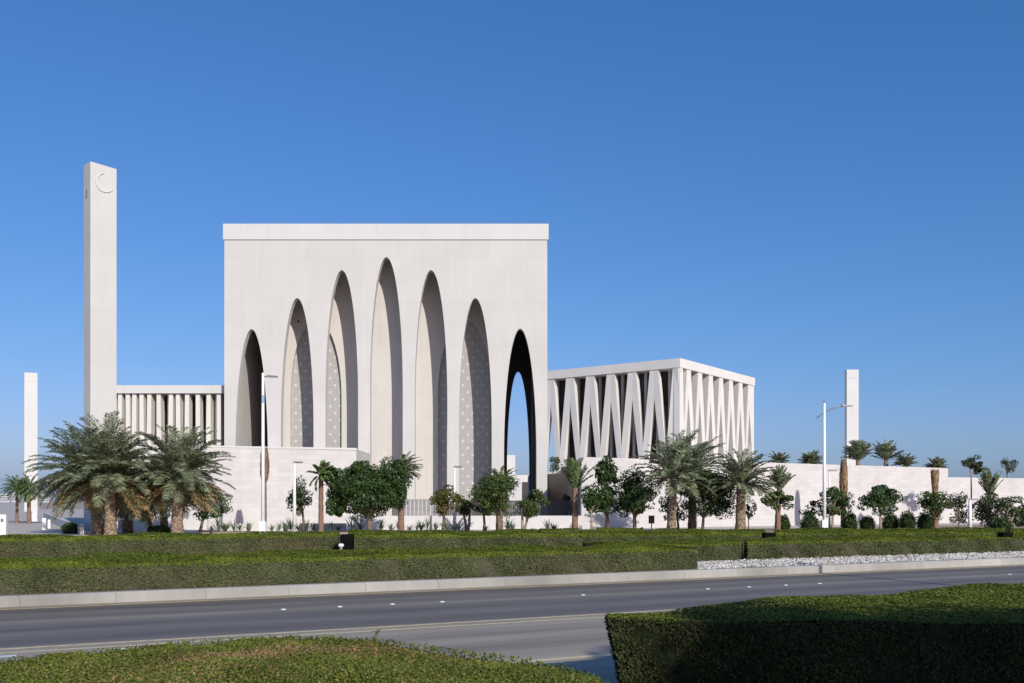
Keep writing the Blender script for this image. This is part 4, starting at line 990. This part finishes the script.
T('leafy_tree', 'dark tree in the shade between the two large left palms', 142, 68, (125, 160, 482, 517), 'leaf_dark', 76, tpx=150, tw=4, nclump=30, per=130)
T('ledge_bush', 'green bush on the shaded ledge beside the mosque corner', 553, 104, (547, 560, 455, 473), 'leaf_mid', 77, tw=1.2, nclump=16, per=70, zg=5.2, group='bushes at the recess')
T('ledge_bush', 'round bush low in the shaded recess left of the slim palm trunk', 566, 82, (560, 573, 495, 513), 'leaf_mid', 78, tw=1.2, nclump=16, per=90, group='bushes at the recess')
# shade tree behind the viewer
def shade_tree(loc, rx, rz, zc_, label, seed):
    rng = np.random.default_rng(seed); t = thing('shade_tree', label, 'tree', loc, 0)
    q, cs = crown_leaves(rng, 0, 0, zc_, rx, rx, rz, 210, 640, .18, clump=.27)
    quads_obj('crown', q, M['leaf_dark'], t)
    mb = MB(); mb.sweep([(0, 0, 0), (.1, 0, zc_ * .5), (0, 0, zc_)], [.35, .28, .15], 10)
    mb.build('trunk', M['bark'], t, smooth=True)
shade_tree((12.2, -4.8, .06), 3.8, 3.0, 7.05, 'big dense tree right of the viewer whose shadow falls on the dark hedge', 81)

# shrubs
for i, (x0, x1, y0, Y, lab, mat) in enumerate([
    (841, 858, 512, 68, 'clipped round shrub with a pointed top just right of the lamp post tree', 'leaf_dark'),
    (860, 875, 516, 68, 'low clipped round shrub left of the spreading tree stem', 'leaf_dark'),
    (882, 899, 513, 69, 'clipped round shrub in the shade right of the spreading tree stem', 'leaf_dark'),
    (899, 916, 511, 68, 'large clipped dark dome shrub left of the red-trunked tree', 'leaf_dark'),
    (917, 933, 512, 69, 'clipped dark dome shrub at the foot of the red-trunked tree', 'leaf_dark'),
    (800, 820, 515, 66, 'dark low bush at the left foot of the tall lamp post', 'leaf_dark'),
    (779, 790, 515, 64, 'small round bush beside the upright palm trunk', 'leaf_mid'),
    (148, 171, 525.5, 63, 'dark low bush between the trunks of the large left palms', 'leaf_dark'),
    (62, 80, 523, 64, 'low green bush beside the ramp wall left of the tall tower foot', 'leaf_mid'),
    (990, 1012, 517, 66, 'low green bush below the bare-stemmed tree at right', 'leaf_dark')]):
    shrub('round_shrub', lab, 0, Y, x0, x1, y0, mat, 90 + i)

# spiky little plants in front of the white walls
def blade_plant(seed, h, n=16):
    rng = np.random.default_rng(seed); Q = []
    for i in range(n):
        az = rng.uniform(0, 6.28); el = rng.uniform(.6, 1.45); L = h * rng.uniform(.6, 1.05)
        d = np.array([math.cos(az) * math.cos(el), math.sin(az) * math.cos(el), math.sin(el)]); s = np.array([-math.sin(az), math.cos(az), 0]) * .035
        m_ = d * L * .5 + np.array([0, 0, .03]); tip = d * L + np.array([math.cos(az), math.sin(az), -.3]) * .08
        Q.append([-s * .6, m_ - s, tip, m_ + s]); 
    return np.array(Q)
pr = quads_obj('spiky_plant', blade_plant(1, .75, 22), M['succulent']); pr2 = quads_obj('spiky_plant', blade_plant(2, 1.0, 15), M['succulent'])
spots = [211, 219, 226, 234, 240, 249, 272, 279, 286, 291, 299, 308, 314, 330, 338, 352, 360, 381, 391, 399, 410, 417, 421, 427, 435, 447, 455, 459, 486, 508, 512, 547, 553]
pl = 'small grey green spiky plant in the row before the low white walls'
for i, px in enumerate(spots):
    src = (pr, pr2)[i % 2]; o = src if i < 2 else src.copy()
    if i >= 2: C.objects.link(o)
    Y = 64 + (i * 7 % 5) * .4; sc = .8 + (i * 13 % 7) * .08
    o.location = (PX(px, Y), Y, G + .09); o.rotation_euler = (0, 0, i * 1.3); o.scale = (sc, sc, sc)
    tag(o, pl, 'plant', 'spiky plants in a row before the low white walls')
# soil mound the plants stand on, hidden behind the hedge
mb = MB(); mb.prism([(PX(200, 63), 63), (PX(590, 63), 63), (PX(590, 66), 66), (PX(200, 65.8), 65.8)], G, G + .10); mb.build('planting_soil', M['soil'], kind='structure')

# ------------------------------------------------------------------ lamps and sign
def lamp_big(label, px, Y, ytop, double):
    t = thing('street_lamp', label, 'street lamp', (PX(px, Y), Y, G), 0, 'street lamps'); H = PZ(ytop, Y) - G
    mb = MB(); mb.sweep([(0, 0, 0), (0, 0, H)], [.13, .085], 12); mb.build('pole', M['pole_white'], t, smooth=True)
    mb = MB(); mb.prism([(-.2, -.2), (.2, -.2), (.2, .2), (-.2, .2)], 0, .85); mb.build('base_box', M['pole_white'], t)
    if not double:
        mb = MB(); mb.sweep([(0, 0, H - 1.95), (0, 0, H - 1.45)], [.11, .108], 12); mb.build('band', M['blue_band'], t)
        mb = MB(); mb.sweep([(0, 0, H - .25), (.35, -.02, H - .22)], [.045, .04], 8); mb.build('arm', M['pole_grey'], t)
        mb = MB(); mb.prism([(.3, -.14), (.95, -.1), (.95, .1), (.3, .14)], H - .28, [H - .14, H - .2, H - .2, H - .14]); h_ = mb.build('head', M['pole_grey'], t)
        mb = MB(); mb.box(.4, .85, -.07, .07, H - .295, H - .283); mb.build('lens', M['lens'], h_)
    else:
        mb = MB(); mb.sweep([(-.55, 0, H - 1.05), (-.3, 0, H - .88), (0, 0, H - .65), (.5, 0, H - .42), (1.0, 0, H - .28), (1.5, 0, H - .2)], [.03, .035, .045, .045, .04, .035], 8)
        mb.build('arm', M['pole_grey'], t, smooth=True)
        mb = MB(); mb.prism([(1.2, -.13), (2.0, -.08), (2.0, .08), (1.2, .13)], H - .24, [H - .1, H - .16, H - .16, H - .1]); h_ = mb.build('head', M['pole_grey'], t)
        mb = MB(); mb.box(1.3, 1.85, -.06, .06, H - .255, H - .243); mb.build('lens', M['lens'], h_)
        mb = MB(); mb.sweep([(0, 0, H), (0, 0, H + .12), (0, 0, H + .14)], [.06, .06, .03], 8); mb.build('cap', M['pole_grey'], t)
lamp_big('tall white street lamp with a single short head in front of the leftmost arch', 263, 62, 373, False)
lamp_big('tall white street lamp with a long curved arm before the long wall', 824.3, 66, 403, True)
def lamp_small(label, px, Y, ytop, w_=.05, col='pole_white', armpx=1):
    t = thing('short_lamp', label, 'street lamp', (PX(px, Y), Y, G), 0, 'short path lamps'); H = PZ(ytop, Y) - G
    mb = MB(); mb.sweep([(0, 0, 0), (0, 0, H)], [w_ * 1.4, w_], 10); mb.build('pole', M[col], t, smooth=True)
    mb = MB(); mb.box(-.06, .55, -.08, .08, H, H + .1); h_ = mb.build('head', M['pole_grey'], t)
    mb = MB(); mb.box(.1, .5, -.05, .05, H - .012, H - .002); mb.build('lens', M['lens'], h_)
lamp_small('short white path lamp left of the slim wind-blown palm', 294.5, 64, 463, .085)
lamp_small('short path lamp in front of the fourth and fifth arches', 454.5, 68, 467.5, .07)
lamp_small('thin short path lamp just right of the tall curved-arm lamp', 829.5, 70, 471, .06)
lamp_small('short thick white post among the bushes below the tall thin tree at far right', 970, 66, 500, .10)
# lamp outside the frame at right whose shadow crosses the road
t = thing('roadside_lamp', 'slim roadside lamp post right of the view whose shadow crosses the road', 'street lamp', (15.8, 19.9, 0), 0, None)
mb = MB(); mb.sweep([(0, 0, 0), (0, 0, 6.9)], [.10, .07], 12); mb.build('pole', M['pole_white'], t, smooth=True)
mb = MB(); mb.box(-.1, .7, -.1, .1, 6.9, 7.0); mb.build('head', M['pole_grey'], t)
# floodlight on the ledge
t = thing('floodlight', 'small floodlight on the shaded ledge below the slanted columns', 'floodlight', (PX(565, 87), 87, 5.4))
mb = MB(); mb.sweep([(0, 0, 0), (0, 0, .45)], [.05, .05], 8); mb.build('stand', M['pole_grey'], t)
mb = MB(); mb.box(-.12, .12, -.12, .12, .45, .75); mb.build('head', M['pole_grey'], t)
# sign
t = thing('small_sign', 'small dark red sign board on a post left of the spreading date palm', 'sign', (PX(651.5, 62), 62, G))
mb = MB(); mb.sweep([(0, 0, 0), (0, 0, PZ(523, 62) - G)], [.035, .035], 8); mb.build('post', M['pole_grey'], t)
mb = MB(); mb.box(-.19, .19, -.03, .03, PZ(523.5, 62) - G, PZ(515.5, 62) - G); mb.build('board', M['sign'], t)
